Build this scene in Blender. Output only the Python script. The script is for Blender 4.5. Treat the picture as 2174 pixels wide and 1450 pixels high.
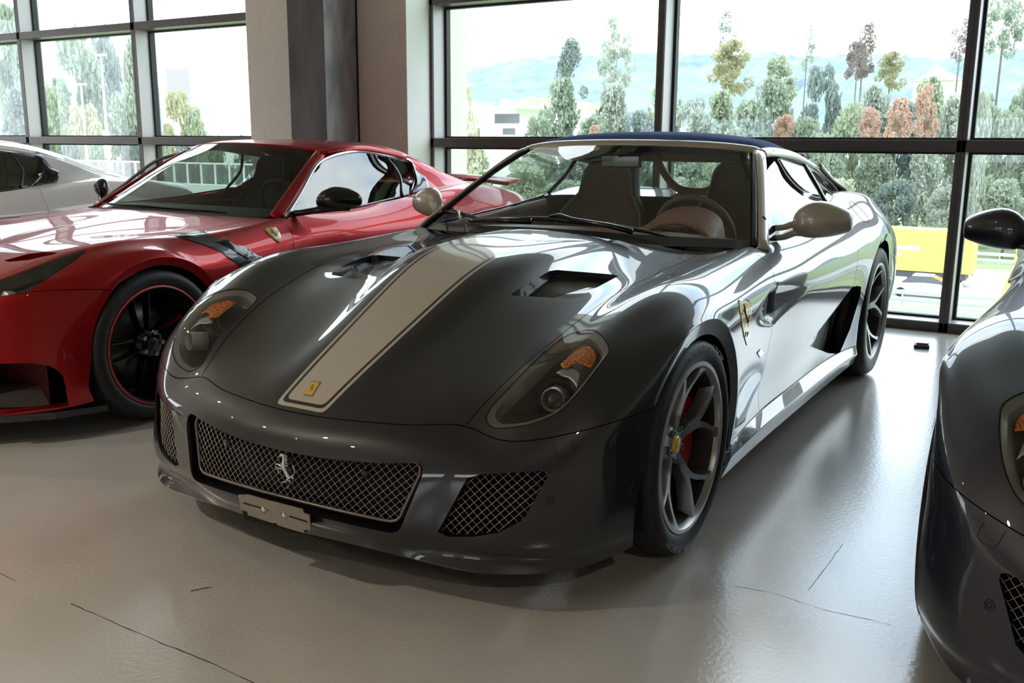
import bpy, bmesh, math, random
import numpy as np
from mathutils import Vector, Matrix
from mathutils.bvhtree import BVHTree

S = bpy.context.scene
for o in list(bpy.data.objects):
    bpy.data.objects.remove(o, do_unlink=True)
COL = S.collection
random.seed(7)

# ------------------------------------------------------------------ camera
# x runs along the window wall, y towards it, z up; origin on the floor under the
# front axle of the dark car. Solved from the photograph (2174 x 1450).
PW, PH = 2174, 1450
CAMF, CAMYAW, CAMPITCH, CAMROLL = 2025.5, 0.541802, 0.204388, 0.0070007
CAMC = np.array([1.91098, -2.67287, 1.24152])
def cam_axes():
    d = np.array([-math.sin(CAMYAW)*math.cos(CAMPITCH), math.cos(CAMYAW)*math.cos(CAMPITCH), -math.sin(CAMPITCH)])
    r = np.array([math.cos(CAMYAW), math.sin(CAMYAW), 0.0])
    u = np.cross(r, d)
    c, s = math.cos(CAMROLL), math.sin(CAMROLL)
    return c*r+s*u, -s*r+c*u, d
CR, CU, CD = cam_axes()
def ray(p):
    d = (p[0]-PW/2)/CAMF*CR - (p[1]-PH/2)/CAMF*CU + CD
    return d/np.linalg.norm(d)
def on(p, axis, val):
    """photo pixel -> point on the plane axis = val"""
    d = ray(p)
    t = (val-CAMC[axis])/d[axis]
    return CAMC+t*d
cam_data = bpy.data.cameras.new('camera')
cam = bpy.data.objects.new('camera', cam_data)
COL.objects.link(cam)
cam_data.sensor_width = 36.0
cam_data.lens = CAMF/PW*36.0
cam_data.clip_start = 0.05
cam_data.clip_end = 6000
M = Matrix(((CR[0], CU[0], -CD[0], CAMC[0]), (CR[1], CU[1], -CD[1], CAMC[1]), (CR[2], CU[2], -CD[2], CAMC[2]), (0, 0, 0, 1)))
cam.matrix_world = M
S.camera = cam

# ------------------------------------------------------------------ world, exposure
SKY = 2.3
LAMP_W = 290.0
w = bpy.data.worlds.new('overcast_sky')
S.world = w
w.use_nodes = True
nt = w.node_tree
nt.nodes.clear()
tc = nt.nodes.new('ShaderNodeTexCoord')
mp = nt.nodes.new('ShaderNodeMapping')
mp.inputs['Scale'].default_value = (1.0, 1.0, 3.2)
nz = nt.nodes.new('ShaderNodeTexNoise')
nz.inputs['Scale'].default_value = 2.6
nz.inputs['Detail'].default_value = 5
nz.inputs['Roughness'].default_value = 0.55
rp = nt.nodes.new('ShaderNodeValToRGB')
rp.color_ramp.elements[0].position = 0.36
rp.color_ramp.elements[0].color = (0.50, 0.66, 0.86, 1)
rp.color_ramp.elements[1].position = 0.56
rp.color_ramp.elements[1].color = (0.95, 0.98, 1.0, 1)
bg = nt.nodes.new('ShaderNodeBackground')
bg.inputs['Strength'].default_value = SKY
ow = nt.nodes.new('ShaderNodeOutputWorld')
L = nt.links.new
L(tc.outputs['Generated'], mp.inputs['Vector'])
L(mp.outputs['Vector'], nz.inputs['Vector'])
L(nz.outputs['Fac'], rp.inputs['Fac'])
L(rp.outputs['Color'], bg.inputs['Color'])
L(bg.outputs['Background'], ow.inputs['Surface'])
S.view_settings.view_transform = 'Standard'
S.view_settings.look = 'None'
S.view_settings.gamma = 1.0
S.view_settings.use_curve_mapping = False
S.view_settings.exposure = 1.2

# ------------------------------------------------------------------ materials
MATS = {}
def mat(name, col=(0.5, 0.5, 0.5), rough=0.5, metal=0.0, coat=0.0, coat_rough=0.03, spec=0.5, emit=None, estr=1.0, alpha=1.0, trans=0.0, ior=1.45, sheen=0.0):
    if name in MATS:
        return MATS[name]
    m = bpy.data.materials.new(name)
    m.use_nodes = True
    b = m.node_tree.nodes['Principled BSDF']
    b.inputs['Base Color'].default_value = (*col, 1)
    b.inputs['Roughness'].default_value = rough
    b.inputs['Metallic'].default_value = metal
    b.inputs['Coat Weight'].default_value = coat
    b.inputs['Coat Roughness'].default_value = coat_rough
    b.inputs['Specular IOR Level'].default_value = spec
    b.inputs['IOR'].default_value = ior
    b.inputs['Transmission Weight'].default_value = trans
    b.inputs['Sheen Weight'].default_value = sheen
    if emit:
        b.inputs['Emission Color'].default_value = (*emit, 1)
        b.inputs['Emission Strength'].default_value = estr
    MATS[name] = m
    return m
def nodes_of(m):
    return m.node_tree, m.node_tree.nodes['Principled BSDF']
def noisy(m, scale=8.0, c1=(0.4, 0.4, 0.4), c2=(0.5, 0.5, 0.5), detail=6, bump=0.0, bscale=None, lo=0.35, hi=0.65, stretch=(1, 1, 1), coord='Object'):
    """procedural colour variation and fine relief"""
    t, b = nodes_of(m)
    tc = t.nodes.new('ShaderNodeTexCoord')
    mp = t.nodes.new('ShaderNodeMapping')
    mp.inputs['Scale'].default_value = stretch
    n = t.nodes.new('ShaderNodeTexNoise')
    n.inputs['Scale'].default_value = scale
    n.inputs['Detail'].default_value = detail
    r = t.nodes.new('ShaderNodeValToRGB')
    r.color_ramp.elements[0].position = lo
    r.color_ramp.elements[0].color = (*c1, 1)
    r.color_ramp.elements[1].position = hi
    r.color_ramp.elements[1].color = (*c2, 1)
    t.links.new(tc.outputs[coord], mp.inputs['Vector'])
    t.links.new(mp.outputs['Vector'], n.inputs['Vector'])
    t.links.new(n.outputs['Fac'], r.inputs['Fac'])
    t.links.new(r.outputs['Color'], b.inputs['Base Color'])
    if bump:
        n2 = t.nodes.new('ShaderNodeTexNoise')
        n2.inputs['Scale'].default_value = bscale or scale*8
        n2.inputs['Detail'].default_value = 3
        bp = t.nodes.new('ShaderNodeBump')
        bp.inputs['Strength'].default_value = bump
        bp.inputs['Distance'].default_value = 0.01
        t.links.new(mp.outputs['Vector'], n2.inputs['Vector'])
        t.links.new(n2.outputs['Fac'], bp.inputs['Height'])
        t.links.new(bp.outputs['Normal'], b.inputs['Normal'])
    return m
def pane_mat(name, tint=(0.9, 0.97, 0.95), refl=1.0, ior=1.5):
    """thin clear glazing: straight-through tint plus a Fresnel mirror, as a real pane"""
    if name in MATS:
        return MATS[name]
    m = bpy.data.materials.new(name)
    m.use_nodes = True
    t = m.node_tree
    t.nodes.clear()
    tr = t.nodes.new('ShaderNodeBsdfTransparent')
    tr.inputs['Color'].default_value = (*tint, 1)
    gl = t.nodes.new('ShaderNodeBsdfGlossy')
    gl.inputs['Roughness'].default_value = 0.0
    gl.inputs['Color'].default_value = (refl, refl, refl, 1)
    fr = t.nodes.new('ShaderNodeFresnel')
    ge = t.nodes.new('ShaderNodeNewGeometry')          # same reflectance from either side of the thin pane
    ma = t.nodes.new('ShaderNodeMath'); ma.operation = 'MULTIPLY_ADD'
    ma.inputs[1].default_value = 1/ior-ior
    ma.inputs[2].default_value = ior
    t.links.new(ge.outputs['Backfacing'], ma.inputs[0])
    t.links.new(ma.outputs[0], fr.inputs['IOR'])
    mx = t.nodes.new('ShaderNodeMixShader')
    out = t.nodes.new('ShaderNodeOutputMaterial')
    t.links.new(fr.outputs['Fac'], mx.inputs['Fac'])
    t.links.new(tr.outputs['BSDF'], mx.inputs[1])
    t.links.new(gl.outputs['BSDF'], mx.inputs[2])
    t.links.new(mx.outputs['Shader'], out.inputs['Surface'])
    MATS[name] = m
    return m

# ------------------------------------------------------------------ object helpers
def tag(o, label=None, cat=None, group=None, kind=None):
    if label: o['label'] = label
    if cat: o['category'] = cat
    if group: o['group'] = group
    if kind: o['kind'] = kind
    return o
def empty(name, loc=(0, 0, 0), rz=0.0, parent=None):
    o = bpy.data.objects.new(name, None)
    o.empty_display_size = 0.1
    COL.objects.link(o)
    o.location = loc
    o.rotation_euler = (0, 0, rz)
    if parent: o.parent = parent
    return o
def link(name, me, m=None, parent=None, smooth=False):
    o = bpy.data.objects.new(name, me)
    COL.objects.link(o)
    if m is not None:
        me.materials.clear()
        for k in (m if isinstance(m, (list, tuple)) else [m]):
            me.materials.append(k)
    if smooth:
        me.shade_smooth()
    if parent: o.parent = parent
    return o
def mesh(name, V, F, m=None, parent=None, smooth=False, flip=False):
    me = bpy.data.meshes.new(name)
    V = [tuple(map(float, v)) for v in V]
    if flip: F = [tuple(reversed(f)) for f in F]
    me.from_pydata(V, [], [tuple(map(int, f)) for f in F])
    me.update()
    return link(name, me, m, parent, smooth)
def bm_link(name, bm, m=None, parent=None, smooth=False):
    me = bpy.data.meshes.new(name)
    bm.to_mesh(me)
    bm.free()
    return link(name, me, m, parent, smooth)
def add_box(bm, a, b, bevel=0.0):
    a = Vector(a); b = Vector(b)
    c = (a+b)/2; s = b-a
    g = bmesh.ops.create_cube(bm, size=1.0)
    bmesh.ops.scale(bm, vec=(abs(s.x), abs(s.y), abs(s.z)), verts=g['verts'])
    bmesh.ops.translate(bm, vec=c, verts=g['verts'])
    if bevel > 0:
        es = list({e for v in g['verts'] for e in v.link_edges})
        bmesh.ops.bevel(bm, geom=es, offset=bevel, segments=2, affect='EDGES', profile=0.5)
def box(name, a, b, m, parent=None, bevel=0.0):
    bm = bmesh.new()
    add_box(bm, a, b, bevel)
    return bm_link(name, bm, m, parent)
def tube_data(pts, r, n=8, closed=False, cap=True):
    """round tube along a polyline; r scalar or list"""
    P = [Vector(p) for p in pts]
    N = len(P)
    R = r if isinstance(r, (list, tuple)) else [r]*N
    V, F = [], []
    up = None
    for i in range(N):
        a = P[(i-1) % N] if (closed or i > 0) else P[i]
        b = P[(i+1) % N] if (closed or i < N-1) else P[i]
        t = (b-a).normalized()
        if up is None:
            up = Vector((0, 0, 1)) if abs(t.z) < 0.9 else Vector((1, 0, 0))
        s = t.cross(up).normalized()
        up = s.cross(t).normalized()
        for k in range(n):
            an = 2*math.pi*k/n
            V.append(P[i]+(s*math.cos(an)+up*math.sin(an))*R[i])
    for i in range(N if closed else N-1):
        j = (i+1) % N
        for k in range(n):
            F.append((i*n+k, i*n+(k+1) % n, j*n+(k+1) % n, j*n+k))
    if cap and not closed:
        F.append(tuple(range(n-1, -1, -1)))
        F.append(tuple((N-1)*n+k for k in range(n)))
    return V, F
def tube(name, pts, r, m, parent=None, n=8, closed=False):
    V, F = tube_data(pts, r, n, closed)
    return mesh(name, V, F, m, parent, True, flip=True)
def lathe(name, prof, m, parent=None, n=48, axis='x', smooth=True, closed=False):
    """revolve (r, h) profile about an axis through the origin"""
    V, F = [], []
    P = len(prof)
    for i in range(n):
        a = 2*math.pi*i/n
        c, s = math.cos(a), math.sin(a)
        for (r, h) in prof:
            V.append({'x': (h, r*c, r*s), 'y': (r*c, h, r*s), 'z': (r*c, r*s, h)}[axis])
    for i in range(n):
        j = (i+1) % n
        for k in range(P if closed else P-1):
            q = (k+1) % P
            F.append((i*P+k, i*P+q, j*P+q, j*P+k))
    o = mesh(name, V, F, m, parent, smooth)
    return o
def sharpen(o, deg=35):
    me = o.data
    bm = bmesh.new(); bm.from_mesh(me)
    for e in bm.edges:
        e.smooth = not (len(e.link_faces) == 2 and e.calc_face_angle(0) > math.radians(deg))
    bm.to_mesh(me); bm.free()
    return o
def fix_normals(o):
    bm = bmesh.new(); bm.from_mesh(o.data)
    bmesh.ops.recalc_face_normals(bm, faces=bm.faces[:])
    bm.to_mesh(o.data); bm.free()
    return o
def cr(p0, p1, p2, p3, t):
    return 0.5*((2*p1)+(-p0+p2)*t+(2*p0-5*p1+4*p2-p3)*t*t+(-p0+3*p1-3*p2+p3)*t*t*t)
def spline(pts, n, closed=False):
    """Catmull-Rom through pts, n samples per span"""
    P = np.array(pts, float)
    N = len(P)
    out = []
    if closed:
        for i in range(N):
            for k in range(n):
                out.append(cr(P[(i-1) % N], P[i], P[(i+1) % N], P[(i+2) % N], k/n))
    else:
        Q = np.vstack([2*P[0]-P[1], P, 2*P[-1]-P[-2]])
        for i in range(N-1):
            for k in range(n):
                out.append(cr(Q[i], Q[i+1], Q[i+2], Q[i+3], k/n))
        out.append(P[-1])
    return np.array(out)
def patch_grid(ctrl, nu, nv):
    """smooth surface through a grid of control points"""
    rows = [spline(r, nv) for r in ctrl]
    cols = np.array([spline([r[k] for r in rows], nu) for k in range(len(rows[0]))])
    return cols.transpose(1, 0, 2)      # [u][v]
def grid_faces(nu, nv, off=0):
    return [(off+i*nv+j, off+i*nv+j+1, off+(i+1)*nv+j+1, off+(i+1)*nv+j) for i in range(nu-1) for j in range(nv-1)]
def patch(name, ctrl, nu, nv, m, parent=None, thick=0.0, flip=False):
    G = patch_grid(ctrl, nu, nv)
    a, b, _ = G.shape
    V = G.reshape(-1, 3)
    F = grid_faces(a, b)
    o = mesh(name, V, F, m, parent, True, flip)
    if thick:
        md = o.modifiers.new('t', 'SOLIDIFY')
        md.thickness = thick
        md.offset = -1
    return o
# ------------------------------------------------------------------ the showroom
WY = 4.317          # front face of the window frames
GY = 4.525          # glass plane
floor_m = noisy(mat('poured_grey_floor', rough=0.22, spec=1.0, coat=0.7, coat_rough=0.2), 2.2, (0.50, 0.475, 0.435), (0.56, 0.53, 0.485), 8, bump=0.12, bscale=70)
frame_m = noisy(mat('brown_grey_anodised_frame', rough=0.42, metal=0.3), 30, (0.088, 0.078, 0.072), (0.110, 0.098, 0.090), 3)
reveal_m = mat('silver_grey_mullion_side', (0.42, 0.40, 0.39), 0.4, 0.2)
gasket_m = mat('black_rubber_gasket', (0.012, 0.013, 0.015), 0.6)
beige_m = noisy(mat('beige_plaster', rough=0.9), 40, (0.66, 0.60, 0.55), (0.70, 0.64, 0.585), 3, bump=0.05, bscale=200)
white_m = mat('white_plaster_reveal', (0.80, 0.80, 0.78), 0.9)
conc_m = noisy(mat('dark_raw_steel_clad_column', rough=0.40, metal=0.1), 3.0, (0.070, 0.064, 0.062), (0.17, 0.16, 0.155), 10, bump=0.04, lo=0.35, hi=0.75, stretch=(1.5, 1.5, 0.45))
ceil_m = noisy(mat('dark_taupe_ceiling', rough=0.9), 1.5, (0.24, 0.215, 0.19), (0.28, 0.25, 0.22), 6)
wall_m = noisy(mat('taupe_plaster_wall', rough=0.9), 3, (0.52, 0.465, 0.40), (0.57, 0.51, 0.44), 5)
glass_m = pane_mat('clear_window_glass', (0.93, 0.985, 0.975))

X0, X1, Y0, CZ = -17.0, 9.6, -13.0, 4.4
tag(box('floor', (X0, Y0, -0.2), (X1, 4.9, 0.0), floor_m), kind='structure')
tag(box('ceiling', (X0, Y0, CZ), (X1, 4.9, CZ+0.2), ceil_m), kind='structure')
bw = bmesh.new()
add_box(bw, (X0-0.2, Y0, -0.2), (X0, 4.9, 0.3)); add_box(bw, (X0-0.2, Y0, 3.6), (X0, 4.9, CZ+0.2))
add_box(bw, (X0-0.2, Y0, 0.3), (X0, -2.9, 3.6))
for k in range(3): add_box(bw, (X0-0.2, -0.8+2.2*k-0.1, 0.3), (X0, -0.8+2.2*k+0.1, 3.6))
tag(bm_link('wall_left', bw, wall_m), kind='structure')
tag(box('wall_right', (X1, Y0, -0.2), (X1+0.2, 4.9, CZ+0.2), wall_m), kind='structure')
# wall behind the camera with a band of windows (they glint in the bumpers)
bw = bmesh.new()
add_box(bw, (X0, Y0-0.2, -0.2), (X1, Y0, 0.9))
add_box(bw, (X0, Y0-0.2, 1.9), (X1, Y0, CZ+0.2))
xs = [X0, -9.0, -7.4, -6.9, -5.3, -1.0, 0.6, 1.1, 2.7, X1]
for k in range(0, len(xs)-1, 2): add_box(bw, (xs[k], Y0-0.2, 0.9), (xs[k+1], Y0, 1.9))
tag(bm_link('wall_back', bw, wall_m), kind='structure')

# window wall: bays of frames with their own panes
Z1a, Z1b = 1.207, 1.282       # lower transom
Z2a, Z2b = 2.40, 2.475        # upper transom
Z3 = CZ-0.12
def bay(n, x0, x1):
    w = empty('window_%d' % n, ((x0+x1)/2, WY, 0))
    tag(w, kind='structure')
    w0 = Vector(w.location)
    def bx(nm, a, b, m, p=w, bev=0):
        o = box(nm, Vector(a)-w0, Vector(b)-w0, m, p, bev)
        return o
    # bottom rail, transoms, head
    bx('bottom_rail', (x0, WY, 0.0), (x1, GY+0.06, 0.062), frame_m)
    bx('rail_ledge', (x0, WY+0.012, 0.062), (x1, GY-0.03, 0.066), reveal_m)
    for (a, b) in ((Z1a, Z1b), (Z2a, Z2b)):
        bx('transom', (x0, WY, a), (x1, GY+0.06, b), frame_m)
        bx('transom_ledge', (x0, WY+0.012, b), (x1, GY-0.03, b+0.004), reveal_m)
    bx('head_rail', (x0, WY, Z3), (x1, GY+0.06, CZ), frame_m)
    for s, x in ((-1, x0), (1, x1)):
        bx('stile', (x-s*0.001, WY, 0.0), (x-s*0.0275, GY+0.06, Z3), frame_m)
        bx('stile_side', (x-s*0.0275, WY+0.012, 0.066), (x-s*0.0315, GY-0.03, Z3), reveal_m)
    for (a, b) in ((0.066, Z1a), (Z1b+0.004, Z2a), (Z2b+0.004, Z3)):
        xa, xb = x0+0.0315, x1-0.0315
        g = 0.022
        gb = bmesh.new()
        add_box(gb, (xa-w0.x, GY-0.03-WY, a), (xa+g-w0.x, GY+0.03-WY, b))
        add_box(gb, (xb-g-w0.x, GY-0.03-WY, a), (xb-w0.x, GY+0.03-WY, b))
        add_box(gb, (xa+g-w0.x, GY-0.03-WY, a), (xb-g-w0.x, GY+0.03-WY, a+g*0.7))
        add_box(gb, (xa+g-w0.x, GY-0.03-WY, b-g*0.7), (xb-g-w0.x, GY+0.03-WY, b))
        bm_link('gasket', gb, gasket_m, w)
        V = [(xa+g-w0.x, GY-WY, a+g*0.7), (xb-g-w0.x, GY-WY, a+g*0.7), (xb-g-w0.x, GY-WY, b-g*0.7), (xa+g-w0.x, GY-WY, b-g*0.7)]
        mesh('pane', V, [(0, 1, 2, 3)], glass_m, w)
    return w
n = 1
MOD = 2.14
for k in range(-2, 4):
    bay(n, 1.132+MOD*k, min(1.132+MOD*(k+1), X1)); n += 1
for k in range(0, 5):
    bay(n, max(-5.0-2.04*(k+1), X0), -5.0-2.04*k); n += 1
# plaster pier and its dark column between the glazed bays
bp = bmesh.new()
add_box(bp, (-5.0, 3.987, 0), (-3.154, 4.9, CZ))
pier = tag(bm_link('wall_pier', bp, beige_m), kind='structure')
tag(box('trim_1', (-3.154, 3.987, 0), (-3.148, WY+0.002, CZ), white_m), kind='structure')
tag(box('trim_2', (-5.006, 3.987, 0), (-5.0, WY+0.002, CZ), white_m), kind='structure')
colm = box('column', (-4.085, 3.57, 0), (-3.687, 3.989, CZ), conc_m)
tag(colm, 'square dark raw-steel column in front of the beige pier', 'column', kind='structure')
box('column_daylit_face', (-3.687, 3.574, 0), (-3.683, 3.976, CZ), noisy(mat('scuffed_daylit_steel', rough=0.42, metal=0.2), 5, (0.24, 0.25, 0.26), (0.42, 0.43, 0.44), 8, stretch=(1, 1.5, 0.5)), colm)  # added lighter plate: window light on this side put into its colour
box('dark_joint', (-3.69, 3.975, 0), (-3.672, 3.9875, CZ), gasket_m, colm)  # black strip in the corner of column and pier

# small flat black sensor box on the floor by the glass
fb = empty('floor_box', (1.086, 3.712, 0), 0.15)
tag(fb, 'small flat black box lying on the floor by the window', 'floor box')
bmx = bmesh.new(); add_box(bmx, (-0.045, -0.05, 0.0), (0.045, 0.05, 0.022), 0.003)
bm_link('base', bmx, mat('black_plastic', (0.015, 0.015, 0.017), 0.4), fb)
bmx = bmesh.new(); add_box(bmx, (-0.032, -0.03, 0.022), (0.038, 0.05, 0.034), 0.004)
bm_link('lid', bmx, mat('glossy_grey_plastic', (0.25, 0.26, 0.27), 0.12), fb)

# unseen downlights behind the camera; last three spots added to fill floor and pier
lh = mat('downlight_housing', (0.5, 0.5, 0.5), 0.5)
ld = bpy.data.lights.new('downlight', 'SPOT')
ld.energy = LAMP_W; ld.color = (1.0, 0.90, 0.76); ld.spot_size = math.radians(140); ld.spot_blend = 1.0; ld.shadow_soft_size = 0.06
ring_me = None
for x, y in [(a, b) for b in (-4.2, -7.4) for a in (-12, -9, -6, -3)]+[(4.6, -5.4), (-7.0, -0.8), (-10.0, 0.4)]:
    if True:
        o = empty('ceiling_and_fill_light', (x, y, CZ)); tag(o, 'small round ceiling downlight, one of a set with added fill spots', 'ceiling light', 'downlights over the aisle')
        if ring_me is None:
            h_ = lathe('housing', [(0.075, 0.0), (0.075, -0.03), (0.095, -0.03), (0.095, 0.0)], lh, o, 24, 'z'); ring_me = h_.data
        else:
            h_ = bpy.data.objects.new('housing', ring_me); COL.objects.link(h_); h_.parent = o
        l_ = bpy.data.objects.new('lamp', ld); COL.objects.link(l_); l_.parent = o; l_.location = (0, 0, -0.05)
# hairline cracks and scuffs in the floor
crack_m = mat('floor_crack', (0.06, 0.05, 0.045), 0.8)
flo = bpy.data.objects['floor']
def crack(pts, w_=0.0016):
    P_ = [on(p, 2, 0.0) for p in pts]
    q = spline(P_, 6)
    V, F = [], []
    r = random.Random(len(pts))
    for i, p in enumerate(q):
        t = q[min(i+1, len(q)-1)]-q[max(i-1, 0)]; t = t/np.linalg.norm(t); n_ = np.array([-t[1], t[0], 0])
        j = n_*r.uniform(-0.0015, 0.0015)
        ww = w_*r.uniform(0.4, 1.2)
        V += [p+j+n_*ww+np.array([0, 0, 0.0006]), p+j-n_*ww+np.array([0, 0, 0.0006])]
    for i in range(len(q)-1): F.append((2*i, 2*i+1, 2*i+3, 2*i+2))
    fix_normals(mesh('floor_crack', V, F, crack_m, flo))
crack([(-20, 1208), (35, 1235)]); crack([(150, 1282), (220, 1312), (330, 1360), (420, 1396), (545, 1452)])
crack([(1558, 1244), (1650, 1262), (1740, 1292), (1830, 1312), (1890, 1326)], 0.0008); crack([(1790, 1155), (1760, 1195), (1715, 1255)], 0.0008)
crack([(405, 1255), (430, 1250), (450, 1247)], 0.004)
# ------------------------------------------------------------------ outside: motorway, hedge of trees, houses, hills
GZ = -8.3
def depth_pt(p, Y):
    return on(p, 1, Y)
def leaf_mat(name, c1, c2):
    m = noisy(mat(name, rough=0.7, spec=0.2), 0.9, c1, c2, 4, lo=0.35, hi=0.65)
    t, b = nodes_of(m)
    # some light passes through the leaves
    tr = t.nodes.new('ShaderNodeBsdfTranslucent'); mx = t.nodes.new('ShaderNodeMixShader'); mx.inputs['Fac'].default_value = 0.35
    tr.inputs['Color'].default_value = (*c2, 1)
    out = [n for n in t.nodes if n.type == 'OUTPUT_MATERIAL'][0]
    t.links.new(b.outputs['BSDF'], mx.inputs[1]); t.links.new(tr.outputs['BSDF'], mx.inputs[2]); t.links.new(mx.outputs['Shader'], out.inputs['Surface'])
    return m
LEAF = {'green': leaf_mat('leaf_mid_green', (0.247, 0.296, 0.229), (0.325, 0.383, 0.282)),  # leaf colours paled and greyed: haze and window veil put into them
        'dark': leaf_mat('leaf_dark_blue_green', (0.191, 0.235, 0.217), (0.240, 0.296, 0.262)),
        'yellow': leaf_mat('leaf_yellow_green', (0.381, 0.383, 0.243), (0.480, 0.464, 0.302)),
        'lime': leaf_mat('leaf_light_green', (0.311, 0.363, 0.255), (0.396, 0.444, 0.308)),
        'red': leaf_mat('leaf_autumn_red', (0.46, 0.27, 0.23), (0.52, 0.40, 0.29)),
        'brown': leaf_mat('leaf_red_brown', (0.234, 0.208, 0.197), (0.297, 0.246, 0.229)),
        'pale': leaf_mat('leaf_pale_grey_green', (0.318, 0.363, 0.302), (0.410, 0.450, 0.374))}
bark_m = noisy(mat('bark', rough=0.9), 6, (0.12, 0.10, 0.08), (0.20, 0.17, 0.14), 4)
rng = random.Random(11)
def crown_mesh(name, kind, n, leaf):
    """unit crown, z 0..1, radius about 0.5"""
    r = random.Random(name)
    clumps = []
    for k in range({'round': 46, 'cone': 30, 'airy': 22, 'pine': 26}[kind]):
        z = r.uniform(0.08, 0.97)
        if kind == 'cone': R = 0.46*(1-z)**0.75+0.03
        elif kind == 'pine': R = 0.42*(1-z)**0.6*(0.6+0.4*math.sin(z*28))+0.04
        elif kind == 'airy': R = 0.40*math.sqrt(max(0.02, 1-(2*z-1)**2))
        else: R = 0.46*math.sqrt(max(0.04, 1-(1.7*z-0.72)**2)) if z > 0.1 else 0.38
        a = r.uniform(0, 2*math.pi); q = math.sqrt(r.uniform(0.15, 1))
        clumps.append((R*q*math.cos(a), R*q*math.sin(a), z, r.uniform(0.09, 0.17)))
    V, F = [], []
    for k in range(n):
        cx, cy, cz, cr_ = r.choice(clumps)
        d = Vector((r.gauss(0, 1), r.gauss(0, 1), r.gauss(0, 1))).normalized()*cr_*r.uniform(0.55, 1.05)
        p = Vector((cx, cy, cz))+Vector((d.x, d.y, d.z*0.8))
        s = leaf*r.uniform(0.6, 1.3)
        u = Vector((r.gauss(0, 1), r.gauss(0, 1), r.gauss(0, 1))).normalized()
        w_ = u.orthogonal().normalized()
        v0 = len(V)
        V += [p-u*s*0.5, p+w_*s*0.32, p+u*s*0.5, p-w_*s*0.32]
        F.append((v0, v0+1, v0+2, v0+3))
    me = bpy.data.meshes.new(name)
    me.from_pydata([tuple(v) for v in V], [], F); me.update()
    return me
CROWN = {}
for kd, n, lf in (('round', 4600, 0.068), ('cone', 2800, 0.06), ('airy', 1700, 0.06), ('pine', 1800, 0.05)):
    for vv in range(2):
        CROWN[(kd, vv)] = crown_mesh('crown_%s_%d' % (kd, vv), kd, n, lf)
trunk_me = None
def tree(px, ytop, D, wpx, kind, col, label, name='tree', group=None, ybase=None):
    """crown top at pixel (px, ytop), standing on the outside ground at depth D, crown wpx pixels wide"""
    top = depth_pt((px, ytop), D)
    dist = np.dot(top-CAMC, CD)
    w_ = wpx*dist/CAMF
    H = top[2]-GZ
    o = empty(name, (top[0], D, GZ), rng.uniform(0, 6.28))
    tag(o, label, 'tree', group)
    me = CROWN[(kind, rng.randint(0, 1))]
    c = bpy.data.objects.new('crown', me); COL.objects.link(c); c.parent = o
    if not me.materials: me.materials.append(LEAF[col])
    c.material_slots[0].link = 'OBJECT'; c.material_slots[0].material = LEAF[col]
    hb = 0.12*H if kind in ('round', 'cone') else 0.35*H
    if ybase is not None: hb = depth_pt((px, ybase), D)[2]-GZ
    c.location = (0, 0, hb); c.scale = (w_, w_, (H-hb)*1.0)
    th = 0.45 if kind == 'airy' else 0.6
    tube('trunk', [(0, 0, 0), (0.04*w_, 0, hb+0.2*(H-hb)), (0, 0, hb+th*(H-hb))], [0.035*w_, 0.022*w_, 0.004*w_], bark_m, o, 6)
    return o

ground = box('ground', (-400, 5.5, GZ-0.5), (500, 900, GZ), noisy(mat('verge_grass', rough=0.9), 0.6, (0.20, 0.28, 0.12), (0.30, 0.36, 0.18), 6))
tag(ground, kind='structure')
asph = noisy(mat('light_asphalt', rough=0.85), 0.8, (0.42, 0.42, 0.42), (0.50, 0.50, 0.50), 5)
tag(box('road', (-300, 59.5, GZ), (400, 81, GZ+0.02), asph), kind='structure')
white_line = mat('road_marking', (0.8, 0.8, 0.8), 0.7)
for k, y in enumerate((60.3, 66.6, 73.0, 80.2)):
    tag(box('road_line', (-300, y, GZ+0.02), (400, y+0.18, GZ+0.026), white_line), kind='structure')

# guard rails: three runs, each with its own posts and beams
zinc = mat('galvanised_steel', (0.42, 0.43, 0.44), 0.45, 0.4)
def guard_rail(y, x0, x1, zs, step, label):
    o = empty('guard_rail', (x0, y, GZ)); tag(o, label, 'guard rail')
    for z in zs:
        bm = bmesh.new()
        add_box(bm, (0, -0.04, z-0.13), (x1-x0, 0.0, z-0.03)); add_box(bm, (0, -0.06, z-0.03), (x1-x0, -0.02, z+0.03)); add_box(bm, (0, -0.04, z+0.03), (x1-x0, 0.0, z+0.13))
        bm_link('beam', bm, zinc, o)
    pm = None
    k = 0.0
    while k < x1-x0:
        if pm is None:
            p = box('post', (-0.05, 0, 0), (0.05, 0.08, max(zs)+0.14), zinc, o); pm = p.data
        else:
            p = bpy.data.objects.new('post', pm); COL.objects.link(p); p.parent = o
        p.location = (k, 0, 0); k += step
guard_rail(51.6, -24, 40, (0.55, 1.0), 2.6, 'near guard rail on the grass verge below the windows')
guard_rail(57.6, -28, 46, (0.6, 1.05), 2.6, 'guard rail along the near edge of the motorway')
guard_rail(83.0, -40, 95, (0.6, 1.1), 4.0, 'far guard rail in front of the hedge of trees')

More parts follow.
